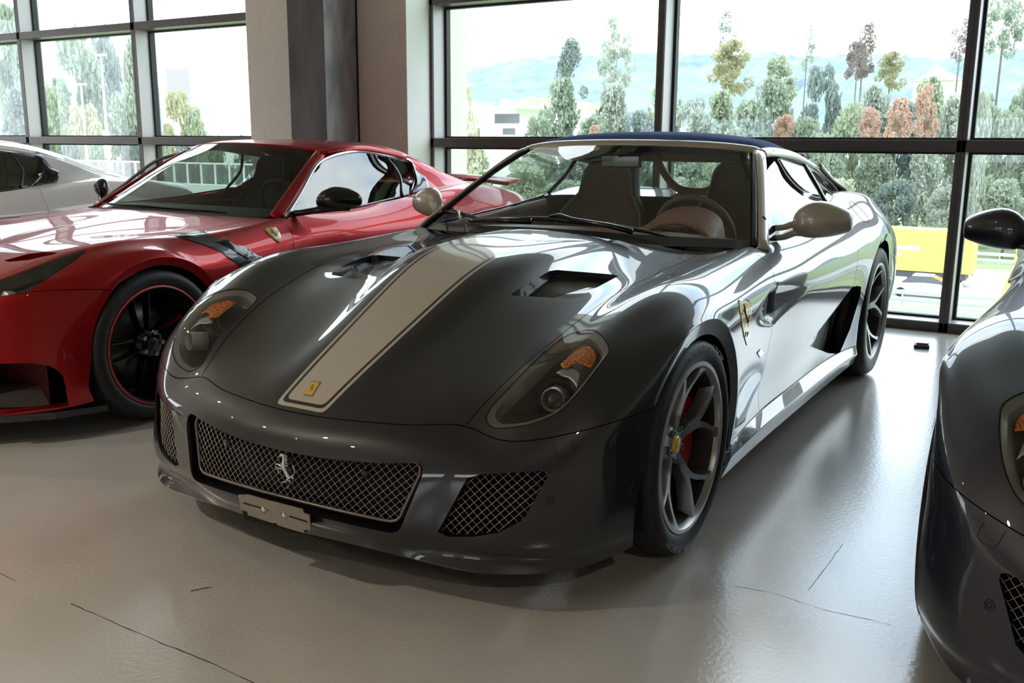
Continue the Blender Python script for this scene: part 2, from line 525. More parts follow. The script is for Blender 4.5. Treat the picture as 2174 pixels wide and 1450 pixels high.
# yellow lorry
lp = depth_pt((2066, 590), 70.0)
lorry = empty('lorry', (lp[0], 70.0, GZ)); tag(lorry, 'yellow box lorry driving along the motorway', 'lorry')
yel = mat('lorry_yellow', (0.86, 0.56, 0.10), 0.45)
L0 = -9.0
box('box_body', (L0, -1.25, 1.0), (0, 1.25, 3.9), yel, lorry, 0.05)
box('underrun', (L0+1, -1.1, 0.55), (-0.4, 1.1, 1.0), mat('lorry_dark', (0.06, 0.06, 0.07), 0.6), lorry)
for (a, b, z0, z1) in ((L0+1.0, -3.4, 2.45, 2.75), (L0+1.2, -4.6, 2.05, 2.2)):
    box('white_lettering_band', (a, -1.262, z0), (b, -1.25, z1), mat('lorry_white', (0.9, 0.88, 0.8), 0.5), lorry)
for x in (-1.2, -2.4, -3.6, L0+1.2):
    for yy in (-1.1, 0.85):
        o = lathe('wheel', [(0.0, 0), (0.28, 0), (0.5, 0.02), (0.52, 0.12), (0.5, 0.25), (0, 0.25)], mat('lorry_tyre', (0.02, 0.02, 0.02), 0.8), lorry, 20, 'y'); o.location = (x, yy, 0.52)
box('tail_lamp', (-0.02, -1.1, 0.9), (0.02, -0.8, 1.1), mat('tail_lamp_red', (0.6, 0.03, 0.02), 0.3), lorry)
# cab at the far (left) end
bm = bmesh.new(); add_box(bm, (L0-2.6, -1.2, 0.6), (L0-0.3, 1.2, 3.3), 0.15); bm_link('cab', bm, yel, lorry)

def road_car(px, y, col, label):
    p = depth_pt((px, 600), y)
    o = empty('road_car', (p[0], y, GZ)); tag(o, label, 'car')
    m = mat('road_car_'+label.split()[0], col, 0.3, 0.2, 0.8)
    secs = [(-2.15, .55, .75, .8), (-1.9, .45, .88, .86), (-1.0, .35, .98, .88), (0, .32, 1.0, .9), (1.2, .34, .98, .88), (1.95, .42, .92, .86), (2.15, .55, .8, .8)]
    rows = [[(x, -w_, z0), (x, -w_, z1-.12), (x, -w_*.9, z1), (x, w_*.9, z1), (x, w_, z1-.12), (x, w_, z0)] for x, z0, z1, w_ in secs]
    V, F = bar_mesh_simple(rows); fix_normals(mesh('body', V, F, m, o, True))
    secs = [(-1.35, .95, .97, .78), (-.75, .95, 1.38, .66), (.4, .95, 1.42, .66), (1.35, .95, 1.02, .78)]
    rows = [[(x, -.82, z0), (x, -w_, z1), (x, w_, z1), (x, .82, z0)] for x, z0, z1, w_ in secs]
    V, F = bar_mesh_simple(rows); fix_normals(mesh('cabin_glass', V, F, mat('road_car_glass', (0.05, 0.06, 0.07), 0.1), o))
    box('roof', (-.75, -.66, 1.39), (.45, .66, 1.45), m, o, 0.02)
    for x in (-1.35, 1.3):
        for yy in (-.9, .72):
            w_ = lathe('wheel', [(0, 0), (.2, 0), (.31, .02), (.32, .16), (0, .18)], mat('lorry_tyre'), o, 16, 'y'); w_.location = (x, yy, .32)
    return o
def bar_mesh_simple(rows):
    n = len(rows[0]); V = [p for r in rows for p in r]; F = []
    for i in range(len(rows)-1):
        for k in range(n): F.append((i*n+k, i*n+(k+1) % n, (i+1)*n+(k+1) % n, (i+1)*n+k))
    F += [tuple(range(n-1, -1, -1)), tuple((len(rows)-1)*n+k for k in range(n))]
    return V, F
road_car(1965, 63.6, (0.75, 0.76, 0.78), 'white estate car passing in front of the yellow lorry')
road_car(2330, 62.5, (0.25, 0.27, 0.3), 'grey car following on the near lane of the motorway')

# trees, from the far ones to the near hedge
T = [
 (1212, 80, 129, 80, 'cone', 'dark', 'dark pointed conifer standing left of the tall airy poplar', 215),
 (1312, 42, 131, 95, 'airy', 'pale', 'tall airy pale poplar rising above the hedge beside the dark conifer', 190),
 (1545, 26, 141, 48, 'airy', 'dark', 'thin dark pine rising behind the yellow autumn tree', 110),
 (1556, 88, 129, 88, 'round', 'yellow', 'yellow autumn tree in front of the thin dark pine', 205),
 (1658, 120, 129, 72, 'round', 'lime', 'rounded light green tree between the yellow tree and the red-brown tree', 215),
 (1716, 55, 141, 45, 'airy', 'pale', 'sparse nearly leafless tree behind the hedge, left of the red-brown tree', 150),
 (1840, 52, 129, 66, 'airy', 'brown', 'red-brown copper-leaved tree towering over the hedge', 168),
 (1822, 92, 138, 50, 'round', 'brown', 'bushy red-brown tree at the foot of the copper-leaved tree', 170),
 (1896, 112, 129, 60, 'round', 'yellow', 'yellow-green rounded tree right of the red-brown tree', 195),
 (2042, 42, 129, 62, 'airy', 'brown', 'brownish pine half hidden by the dark window mullion', 130),
 (2140, -40, 129, 95, 'airy', 'green', 'tall green pine seen through the window right of the yellow lorry', 120),
 (2270, 30, 129, 95, 'round', 'green', 'broad green tree beyond the window right of the tall green pine', 200),
 (1000, 190, 66, 50, 'airy', 'yellow', 'yellowish birch in front of the white modern house', None),
 (956, 215, 64, 34, 'round', 'lime', 'light green bush at the left end of the white modern house', None),
]
for t in T: tree(*t[:6], label=t[6], ybase=t[7])
cols = ['green', 'lime', 'green', 'pale', 'dark', 'green', 'lime', 'pale']
cn = {'green': 'mid green', 'lime': 'light green', 'pale': 'pale grey-green', 'dark': 'dark blue-green', 'red': 'red autumn'}
k = 0
def hedge(x0, step, yt, D, w_, row):
    global k
    for px in range(x0, 2720, step):
        c = cols[(k*3+k//4) % len(cols)]
        y_ = yt+rng.uniform(-28, 28)
        if row.startswith('back') and abs(px-1775) < step/2: c, y_ = 'dark', 148
        tree(px+rng.uniform(-4, 4), y_, D+(1.6 if k % 2 else -1.6), w_*rng.uniform(0.95, 1.06), 'round', c, cn[c]+' round tree in the '+row, group=cn[c]+' trees in the '+row); k += 1
hedge(1190, 112, 178, 117, 98, 'back row of the motorway hedge')
hedge(1140, 112, 235, 107, 98, 'middle row of the motorway hedge')
hedge(1000, 108, 310, 98, 96, 'third row of the motorway hedge')
hedge(960, 118, 400, 89.5, 104, 'low front row of the hedge')
for px, yt, w_, yb in ((1850, 232, 60, 330), (1912, 212, 70, 320), (1972, 182, 60, 330), (1668, 246, 60, 320), (1262, 268, 40, 320)):
    tree(px, yt, 102.5 if px != 1912 else 93.8, w_*0.85, 'round', 'red', 'red autumn bush showing between the green trees of the hedge', group='red autumn bushes in the hedge', ybase=yb)
tree(2088, 200, 85.5, 50, 'round', 'pale', 'pale bushy tree beside the dark mullion right of the red autumn trees')
# left windows
LT = [(20, 30, 62, 80, 'round', 'green', 'tall green tree at the far end of the left-hand windows'),
      (150, 70, 58, 130, 'round', 'green', 'broad green tree behind the two street lamps'),
      (225, 62, 64, 110, 'cone', 'dark', 'dark green tree just right of the taller street lamp'),
      (285, 95, 60, 80, 'round', 'pale', 'pale green tree between the street lamps and the white tower'),
      (105, 190, 50, 90, 'round', 'lime', 'light green low tree left of the street lamps'),
      (180, 230, 50, 90, 'round', 'yellow', 'yellowish low tree at the foot of the street lamps'),
      (270, 200, 50, 90, 'round', 'green', 'green low tree right of the street lamps'),
      (375, 200, 70, 95, 'round', 'yellow', 'yellow-green bushy tree in front of the white tower building'),
      (410, 235, 66, 60, 'round', 'lime', 'light green bush at the corner of the white tower building'),
      (-95, 60, 72, 90, 'round', 'green', 'broad tree beyond the last left-hand mullion'),
      (40, 200, 52, 90, 'round', 'dark', 'dark low tree beside the last left-hand mullion')]
for t in LT: tree(*t[:6], label=t[6])
for px in range(-40, 640, 62):
    tree(px, 300+rng.uniform(-8, 8), 46, 75, 'round', 'dark' if px % 4 else 'green', 'clipped shrub behind the white bridge parapet', group='shrubs behind the parapet', name='shrub')

# white parapet of the bridge seen through the left windows
pp = empty('bridge_parapet', (-70, 34, GZ)); tag(pp, 'white mesh parapet of a bridge below the left-hand windows', 'parapet')
z0 = depth_pt((200, 388), 34)[2]-GZ; z1 = depth_pt((200, 340), 34)[2]-GZ
pw = mat('parapet_white', (0.72, 0.74, 0.75), 0.6)
box('parapet_deck', (0, 0, 0), (34, 0.6, z0+0.05), mat('pale_concrete', (0.55, 0.54, 0.52), 0.8), pp)
box('top_bar', (0, 0.1, z1-0.08), (34, 0.2, z1), pw, pp)
box('bottom_bar', (0, 0.1, z0+0.1), (34, 0.2, z0+0.18), pw, pp)
pm = None
for k in range(31):
    if pm is None:
        q = box('baluster', (-0.03, 0.1, z0+0.05), (0.03, 0.2, z1), pw, pp); pm = q.data
    else:
        q = bpy.data.objects.new('baluster', pm); COL.objects.link(q); q.parent = pp
    q.location = (1.1*k, 0, 0)
mm = mesh('mesh_panel', [(0, 0.15, z0+0.15), (34, 0.15, z0+0.15), (34, 0.15, z1-0.05), (0, 0.15, z1-0.05)], [(0, 1, 2, 3)], pane_mat('parapet_netting', (0.8, 0.82, 0.83)), pp)

# street lamps
for (px, yt, D, lb) in ((172, 180, 42, 'shorter grey street lamp in front of the trees'), (214, 118, 40, 'taller pale street lamp with a glowing banner box')):
    t = depth_pt((px, yt), D)
    o = empty('street_lamp', (t[0], D, GZ)); tag(o, lb, 'street lamp')
    h = t[2]-GZ
    tube('pole', [(0, 0, 0), (0, 0, h*0.6), (0, 0, h)], [0.13, 0.10, 0.06], mat('lamp_pole', (0.62, 0.60, 0.55), 0.5), o, 10)
    box('lamp_head', (-0.5, -0.15, h-0.05), (0.5, 0.15, h+0.1), mat('lamp_head_grey', (0.5, 0.5, 0.5), 0.5), o, 0.03)
    if px == 214:
        za = depth_pt((px, 335), D)[2]-GZ; zb = depth_pt((px, 278), D)[2]-GZ
        box('lamp_box', (-0.16, -0.2, za), (0.16, 0.1, zb), mat('warm_lamp_box', (0.9, 0.86, 0.74), 0.4, emit=(1.0, 0.9, 0.7), estr=1.6), o, 0.03)

# buildings
def house(px0, px1, ytop, D, col, label, name='house', dy=14.0):
    a = depth_pt((px0, ytop), D); b = depth_pt((px1, ytop), D)
    o = empty(name, (a[0], D, GZ)); tag(o, label, 'building')
    W_ = b[0]-a[0]; H = (a[2]+b[2])/2-GZ
    m = mat(label.split()[0]+'_render_'+name, col, 0.8)
    box('wall', (0, 0, 0), (W_, dy, H), m, o)
    def win(q0, q1, y0, y1, m2=None, nm='window', d=0.0):
        p = depth_pt((q0, y0), D)-np.array([a[0], D, GZ]); q = depth_pt((q1, y1), D)-np.array([a[0], D, GZ])
        f = box(nm, (p[0], -0.08-d, q[2]), (q[0], 0.02, p[2]), m2 or mat('window_frame_grey', (0.35, 0.34, 0.34), 0.5), o)
        if m2 is None:
            box('pane', (p[0]+0.12, -0.1, q[2]+0.12), (q[0]-0.12, -0.07, p[2]-0.12), mat('dark_pane', (0.12, 0.12, 0.13), 0.1), f)
        return f
    return o, win, H, W_
tw, win, H, W_ = house(336, 442, 126, 150, (0.80, 0.79, 0.80), 'white tower building with a grey cladding panel', 'tower')
win(352, 405, 147, 218, mat('grey_cladding', (0.30, 0.27, 0.29), 0.7), 'cladding_panel')
box('roof_unit', (2.2, 2, H), (6.0, 6, H+1.6), mat('white_render_unit', (0.75, 0.75, 0.75), 0.8), tw)
tube('antenna', [(5.0, 3, H+1.6), (5.0, 3, H+5.0)], 0.12, zinc, tw, 6)
lb, win, H, W_ = house(430, 640, 236, 170, (0.72, 0.72, 0.73), 'long low pale building with grey windows beside the white tower', 'warehouse')
for q in (440, 470, 505, 540, 575, 608): win(q, q+16, 242, 260)
for q in (440, 482, 520, 560, 600): win(q, q+26, 272, 292)
win(428, 642, 262, 268, mat('pale_band', (0.66, 0.66, 0.62), 0.7), 'cornice', 0.3)
h1, win, H, W_ = house(1012, 1096, 232, 140, (0.86, 0.85, 0.84), 'white flat-roofed modern house with dark window bands', 'modern_house')
win(1050, 1104, 241, 263); win(1067, 1095, 271, 287); win(1012, 1020, 271, 292)
box('roof_slab', (-0.6, -1.0, H), (W_+6.5, 14, H+0.5), mat('roof_white', (0.85, 0.85, 0.84), 0.7), h1)
box('chimney', (3.0, 3, H+0.5), (4.2, 4.2, H+1.8), mat('roof_white'), h1)
h2, win, H, W_ = house(1112, 1190, 234, 162, (0.84, 0.84, 0.83), 'second white modern house partly hidden by trees', 'modern_house')
win(1132, 1180, 244, 264); win(1130, 1182, 272, 290)
h3, win, H, W_ = house(945, 968, 215, 160, (0.84, 0.84, 0.82), 'small white house at the left edge of the glazing behind a birch', 'modern_house')
h4, win, H, W_ = house(1940, 2050, 172, 230, (0.83, 0.80, 0.74), 'cream building with a shallow roof beyond the hedge', 'far_house', 30)
p0 = depth_pt((1940, 172), 230)
mesh('roof', [(0, -1, H), (W_, -1, H), (W_, 31, H), (0, 31, H), (W_*0.45, -1, H+3), (W_*0.45, 31, H+3)], [(0, 1, 4), (1, 2, 5, 4), (2, 3, 5), (3, 0, 4, 5)], mat('pale_roof', (0.75, 0.72, 0.68), 0.8), h4)

# wooded hills; blue distance haze is put into their colour
hill_m = noisy(mat('hazy_blue_wooded_hill', rough=0.95, spec=0.0), 0.035, (0.15, 0.20, 0.25), (0.25, 0.31, 0.35), 10, lo=0.3, hi=0.7, bump=0.0)
def hill(name, prof, D, dep, label_pt=None, m=hill_m):
    q = spline(prof, 10)
    V = []; n = len(q)
    r = random.Random(name)
    for i, (x, y) in enumerate(q):
        t = depth_pt((x, y), D)
        V += [(t[0]*0.93, D-dep, GZ), (t[0]*0.97, D-dep*0.45, GZ+(t[2]-GZ)*0.62+r.uniform(-3, 3)*D/900), (t[0], D, t[2]+r.uniform(-1.5, 2.5)*D/900), (t[0]*1.05, D+dep, GZ)]
    F = []
    for i in range(n-1):
        for k in range(3): F.append((i*4+k, (i+1)*4+k, (i+1)*4+k+1, i*4+k+1))
    o = mesh(name, V, F, m, None, True); fix_normals(o)
    return tag(o, kind='structure')
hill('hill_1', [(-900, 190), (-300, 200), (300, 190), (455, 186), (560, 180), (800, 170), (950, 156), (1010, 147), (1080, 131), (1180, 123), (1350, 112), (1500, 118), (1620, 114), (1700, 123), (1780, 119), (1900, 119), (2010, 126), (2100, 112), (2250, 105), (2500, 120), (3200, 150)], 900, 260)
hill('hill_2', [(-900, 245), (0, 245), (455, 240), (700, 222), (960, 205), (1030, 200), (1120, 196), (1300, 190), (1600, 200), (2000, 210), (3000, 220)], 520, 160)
mead = hill('meadow', [(1050, 226), (1090, 216), (1130, 208), (1190, 212), (1280, 222)], 400, 60, m=mat('meadow_green', (0.24, 0.32, 0.16), 0.9))
# ------------------------------------------------------------------ car library
class Sub:
    """Catmull-Clark subdivision with creases, kept as index arrays so that the cage
    can be solved to pass through the measured points."""
    def __init__(self, nv, F, sharp):
        F = np.array(F)
        self.nv, self.F = nv, F
        ed = {}
        ef = []
        for fi, f in enumerate(F):
            for k in range(4):
                a, b = int(f[k]), int(f[(k+1) % 4])
                key = (a, b) if a < b else (b, a)
                if key not in ed:
                    ed[key] = len(ed); ef.append([])
                ef[ed[key]].append(fi)
        E = np.array(list(ed.keys()))
        self.E = E
        ne, nf = len(E), len(F)
        self.bound = np.array([len(x) < 2 for x in ef])
        sh = np.array([self.bound[i] or (tuple(map(int, E[i])) in sharp) for i in range(ne)])
        self.sh = sh
        self.f0 = np.array([x[0] for x in ef]); self.f1 = np.array([x[-1] for x in ef])
        self.valF = np.zeros(nv); np.add.at(self.valF, F.ravel(), 1)
        self.valE = np.zeros(nv); np.add.at(self.valE, E.ravel(), 1)
        ns = np.zeros(nv, int); np.add.at(ns, E[sh].ravel(), 1)
        self.ns = ns
        eF = np.zeros((nf, 4), int)
        for fi, f in enumerate(F):
            for k in range(4):
                a, b = int(f[k]), int(f[(k+1) % 4])
                eF[fi, k] = ed[(a, b) if a < b else (b, a)]
        newF = []
        for fi in range(nf):
            f = F[fi]; e = eF[fi]; c = nv+ne+fi
            for k in range(4):
                newF.append((f[k], nv+e[k], c, nv+e[(k-1) % 4]))
        self.newF = np.array(newF)
        ns2 = set()
        for i in np.nonzero(sh & ~self.bound)[0]:
            a, b = map(int, E[i]); m = nv+int(i)
            ns2.add((a, m)); ns2.add((b, m))
        self.newsharp = ns2
    def apply(self, V):
        F, E = self.F, self.E
        fp = V[F].mean(1)
        mid = V[E].mean(1)
        ep = (V[E].sum(1)+fp[self.f0]+fp[self.f1])/4
        ep[self.sh] = mid[self.sh]
        Fa = np.zeros_like(V); np.add.at(Fa, F.ravel(), np.repeat(fp, 4, 0))
        Ra = np.zeros_like(V); np.add.at(Ra, E[:, 0], mid); np.add.at(Ra, E[:, 1], mid)
        n = self.valE[:, None]
        vp = (Fa/self.valF[:, None]+2*Ra/n+(n-3)*V)/n
        Sa = np.zeros_like(V)
        es = E[self.sh]
        np.add.at(Sa, es[:, 0], V[es[:, 1]]); np.add.at(Sa, es[:, 1], V[es[:, 0]])
        c2 = self.ns == 2
        vp[c2] = (6*V[c2]+Sa[c2])/8
        c3 = self.ns > 2
        vp[c3] = V[c3]
        return np.vstack([vp, ep, fp])
def subdivide(V, F, panels, sharp, levels, fit=24):
    V = np.array(V, float)
    L = []
    nv, f, s = len(V), F, set((min(a, b), max(a, b)) for a, b in sharp)
    for k in range(levels):
        t = Sub(nv, f, s); L.append(t)
        nv, f, s = nv+len(t.E)+len(t.F), t.newF, t.newsharp
    T = V.copy(); C = V.copy(); n0 = len(V)
    for it in range(fit):
        X = C
        for t in L[:2]:
            X = t.apply(X)
        C = C+0.8*(T-X[:n0])
    X = C
    for t in L:
        X = t.apply(X)
    P = list(panels)
    for k in range(levels):
        P = [p for p in P for _ in range(4)]
    return X, np.array(L[-1].newF), P
def vnormals(V, F):
    N = np.zeros_like(V)
    a = V[F[:, 2]]-V[F[:, 0]]; b = V[F[:, 3]]-V[F[:, 1]]
    n = np.cross(a, b)
    for k in range(4):
        np.add.at(N, F[:, k], n)
    return N/np.maximum(np.linalg.norm(N, axis=1, keepdims=True), 1e-12)

class Cage:
    def __init__(self):
        self.v = {}; self.f = []; self.sharp = []
    def put(self, key, p):
        self.v[key] = tuple(p)
    def quad(self, a, b, c, d, panel):
        if all(k in self.v for k in (a, b, c, d)):
            self.f.append(((a, b, c, d), panel))
        else:
            raise KeyError((a, b, c, d))
    def crease(self, keys):
        for a, b in zip(keys[:-1], keys[1:]):
            self.sharp.append((a, b))
    def build(self, levels, central):
        keys = list(self.v)
        idx = {}; V = []
        for k in keys:
            idx[(k, 1)] = len(V); V.append(self.v[k])
        for k in keys:
            if abs(self.v[k][0]) < 1e-6:
                idx[(k, -1)] = idx[(k, 1)]
            else:
                idx[(k, -1)] = len(V); p = self.v[k]; V.append((-p[0], p[1], p[2]))
        F, P = [], []
        for q, pn in self.f:
            F.append([idx[(k, 1)] for k in q]); P.append((pn, 1))
            F.append([idx[(k, -1)] for k in reversed(q)]); P.append((pn, 0 if pn in central else -1))
            if pn in central: P[-2] = (pn, 0)
        sh = []
        for a, b in self.sharp:
            for s in (1, -1):
                sh.append((idx[(a, s)], idx[(b, s)]))
        return subdivide(V, F, P, sh, levels)

def split_panels(V, F, P, gap=0.0017, skirt=0.014):
    """every panel becomes a bmesh of its own with an open shut line round it"""
    N = vnormals(V, F)
    out = {}
    by = {}
    for fi, p in enumerate(P):
        by.setdefault(p, []).append(fi)
    for p, fl in by.items():
        f = F[fl]
        used = np.unique(f)
        remap = -np.ones(len(V), int); remap[used] = np.arange(len(used))
        v = V[used].copy(); n = N[used]; g = remap[f]
        cnt = {}
        for q in g:
            for k in range(4):
                a, b = int(q[k]), int(q[(k+1) % 4])
                key = (a, b) if a < b else (b, a)
                cnt[key] = cnt.get(key, 0)+1
        be = [k for k, c in cnt.items() if c == 1]
        bs = set(x for k in be for x in k)
        acc = {x: np.zeros(3) for x in bs}
        for (a, b), c in cnt.items():
            if c == 1: continue
            if a in bs and b not in bs: acc[a] += v[b]-v[a]
            if b in bs and a not in bs: acc[b] += v[a]-v[b]
        # corners: use neighbouring border directions
        v2 = v.copy()
        for x in bs:
            d = acc[x]; L_ = np.linalg.norm(d)
            if L_ > 1e-9: v2[x] = v[x]+d/L_*gap
        bm = bmesh.new()
        bv = [bm.verts.new(q) for q in v2]
        lay = bm.faces.layers.int.new('skin')
        for q in g:
            fc = bm.faces.new([bv[k] for k in q]); fc.smooth = True; fc[lay] = 1
        low = {}
        for x in bs:
            low[x] = bm.verts.new(v2[x]-n[x]*skirt)
        for q in g:
            for k in range(4):
                a, b = int(q[k]), int(q[(k+1) % 4])
                if cnt[(a, b) if a < b else (b, a)] == 1:
                    fc = bm.faces.new((bv[b], bv[a], low[a], low[b])); fc.smooth = True; fc[lay] = 0
        bm.edges.ensure_lookup_table()
        tree = BVHTree.FromPolygons([tuple(q) for q in v], [tuple(map(int, q)) for q in g])
        out[p] = dict(bm=bm, tree=tree, n=n, g=g, v=v)
    return out
def finish_panel(name, pd, m, parent):
    """mesh with the exact smooth normals of the uncut surface on its skin"""
    bm = pd['bm']
    bm.normal_update()
    lay = bm.faces.layers.int['skin']
    skin = [f[lay] for f in bm.faces]
    me = bpy.data.meshes.new(name)
    bm.to_mesh(me); bm.free()
    n, g, v, tree = pd['n'], pd['g'], pd['v'], pd['tree']
    cache = {}
    def nrm(co):
        k = (round(co[0], 5), round(co[1], 5), round(co[2], 5))
        if k in cache: return cache[k]
        loc, fn, fi, d = tree.find_nearest(co)
        q = g[fi]
        p_ = np.array(loc)
        best = None
        for t3 in ((0, 1, 2), (0, 2, 3)):
            A_, B_, C_ = v[q[t3[0]]], v[q[t3[1]]], v[q[t3[2]]]
            v0, v1, v2 = B_-A_, C_-A_, p_-A_
            d00, d01, d11, d20, d21 = v0@v0, v0@v1, v1@v1, v2@v0, v2@v1
            den = d00*d11-d01*d01
            if abs(den) < 1e-18: continue
            b1 = (d11*d20-d01*d21)/den; b2 = (d00*d21-d01*d20)/den; b0 = 1-b1-b2
            mn = min(b0, b1, b2)
            if best is None or mn > best[0]: best = (mn, t3, b0, b1, b2)
        _, t3, b0, b1, b2 = best
        r = b0*n[q[t3[0]]]+b1*n[q[t3[1]]]+b2*n[q[t3[2]]]
        r = r/np.linalg.norm(r)
        cache[k] = tuple(r)
        return cache[k]
    nl = [None]*len(me.loops)
    vn = [tuple(x.vector) for x in me.corner_normals] if len(me.loops) else []
    for p in me.polygons:
        for li in p.loop_indices:
            if skin[p.index] == 1:
                nl[li] = nrm(me.vertices[me.loops[li].vertex_index].co)
            else:
                nl[li] = tuple(p.normal)
    me.normals_split_custom_set(nl)
    return link(name, me, m, parent)
def px_planes(pix, side=1):
    """cutting planes through the camera and consecutive outline pixels (convex outline);
    side=-1 mirrors them for the other flank"""
    P = [np.array(p, float) for p in pix]
    c = sum(P)/len(P)
    out = []
    for a, b in zip(P, P[1:]+P[:1]):
        n = np.cross(ray(a), ray(b))
        if np.dot(n, ray(c)) < 0: n = -n
        p = CAMC.copy()
        if side < 0:
            n = n*np.array([-1, 1, 1]); p = p*np.array([-1, 1, 1])
        out.append((Vector(p), Vector(n).normalized()))
    return out
def xz_planes(pts, side=1):
    """cutting planes along y for a convex outline given in (x, z)"""
    P = [np.array((p[0]*side, p[1]), float) for p in pts]
    c = sum(P)/len(P)
    out = []
    for a, b in zip(P, P[1:]+P[:1]):
        d = b-a; n = np.array([-d[1], d[0]])
        if np.dot(n, c-a) < 0: n = -n
        out.append((Vector((a[0], 0, a[1])), Vector((n[0], 0, n[1])).normalized()))
    return out
def carve(bm, planes, accept, warp=None):
    """cut a convex outline into the skin; returns the faces inside it"""
    if warp:
        for v in bm.verts: v.co = warp(v.co, 1)
    lay = bm.faces.layers.int['skin']
    inside = [f for f in bm.faces if f[lay] == 1 and accept(f.calc_center_median())]
    for p, n in planes:
        geom = list({e for f in inside for e in f.edges})+list({v for f in inside for v in f.verts})+inside
        bmesh.ops.bisect_plane(bm, geom=geom, dist=1e-6, plane_co=p, plane_no=n)
        # faces touching: gather again from their verts
        cand = {f for x in geom if x.is_valid and isinstance(x, bmesh.types.BMVert) for f in x.link_faces}
        inside = [f for f in cand if f[lay] == 1 and (f.calc_center_median()-p).dot(n) > 0 and accept(f.calc_center_median())]
        done = []
        for f in inside:
            if all((f.calc_center_median()-pp).dot(nn) > -1e-6 for pp, nn in planes[:planes.index((p, n))]):
                done.append(f)
        inside = done
    if warp:
        for v in bm.verts: v.co = warp(v.co, -1)
    return inside
def outline_of(faces):
    """ordered border loop of a face set (list of coordinates)"""
    fs = set(faces)
    nxt = {}
    for f in fs:
        for l in f.loops:
            if not any(g in fs and g is not f for g in l.edge.link_faces):
                nxt[l.vert] = l.link_loop_next.vert
    if not nxt: return []
    st = next(iter(nxt)); loop = [st]; v = nxt[st]
    while v is not st and len(loop) < 5000:
        loop.append(v)
        if v not in nxt: break
        v = nxt[v]
    return loop
def open_hole(bm, faces, depth, inward):
    """remove the faces and turn the border inwards by depth along inward(co); returns outer and inner loops"""
    lay = bm.faces.layers.int['skin']
    loop = outline_of(faces)
    bmesh.ops.delete(bm, geom=faces, context='FACES_ONLY')
    prev = loop
    outer = [v.co.copy() for v in loop]
    new = [bm.verts.new(v.co+Vector(inward(v.co))*depth) for v in loop]
    n = len(loop)
    for k in range(n):
        a, b = loop[k], loop[(k+1) % n]
        try:
            f = bm.faces.new((a, b, new[(k+1) % n], new[k])); f.smooth = False; f[lay] = 0
        except ValueError:
            pass
    inner = [v.co.copy() for v in new]
    # drop loose pieces
    loose = [v for v in bm.verts if not v.link_faces]
    bmesh.ops.delete(bm, geom=loose, context='VERTS')
    return outer, inner

# ------------------------------------------------------------------ wheels
tyre_m = noisy(mat('black_tyre_rubber', rough=0.55, spec=0.4), 60, (0.012, 0.012, 0.013), (0.022, 0.022, 0.023), 4)
disc_m = mat('brake_disc_steel', (0.10, 0.10, 0.105), 0.35, 0.8)
caliper_red = mat('red_brake_caliper', (0.45, 0.012, 0.015), 0.3, 0.0, 0.6)
dark_m = mat('matt_black_inner', (0.004, 0.004, 0.0045), 0.9)
chrome_m = mat('polished_chrome', (0.75, 0.75, 0.76), 0.12, 1.0)
yellow_m = mat('yellow_enamel', (0.78, 0.50, 0.05), 0.25, 0.0, 0.8)
black_gloss = mat('black_gloss', (0.008, 0.008, 0.009), 0.15, 0.0, 0.5)
barrel_m = mat('dark_rim_barrel', (0.030, 0.027, 0.026), 0.45, 0.5)
def bar_mesh(rows):
    """loft of quads sections: rows = list of 4-point sections"""
    V = [p for r in rows for p in r]; F = []
    n = len(rows[0])
    for i in range(len(rows)-1):
        for k in range(n):
            F.append((i*n+k, i*n+(k+1) % n, (i+1)*n+(k+1) % n, (i+1)*n+k))
    F.append(tuple(range(n-1, -1, -1))); F.append(tuple((len(rows)-1)*n+k for k in range(n)))
    return V, F
def wheel_text(txt, r, x, parent, m, size=0.03, a0=90):
    cu = bpy.data.curves.new('t', 'FONT'); cu.body = txt; cu.size = size; cu.extrude = 0.0; cu.resolution_u = 2
    cu.align_x = 'CENTER'
    o = bpy.data.objects.new('t', cu); COL.objects.link(o)
    bpy.context.view_layer.update()
    dg = bpy.context.evaluated_depsgraph_get()
    me = bpy.data.meshes.new_from_object(o.evaluated_get(dg))
    bpy.data.objects.remove(o, do_unlink=True)
    for v in me.vertices:
        a = math.radians(a0)+v.co.x/r        # seen from +x, text runs clockwise
        rr = r+v.co.y
        v.co = (x, math.cos(a)*rr, math.sin(a)*rr)
    return tag(link('sidewall_lettering', me, m, parent), kind='stuff')
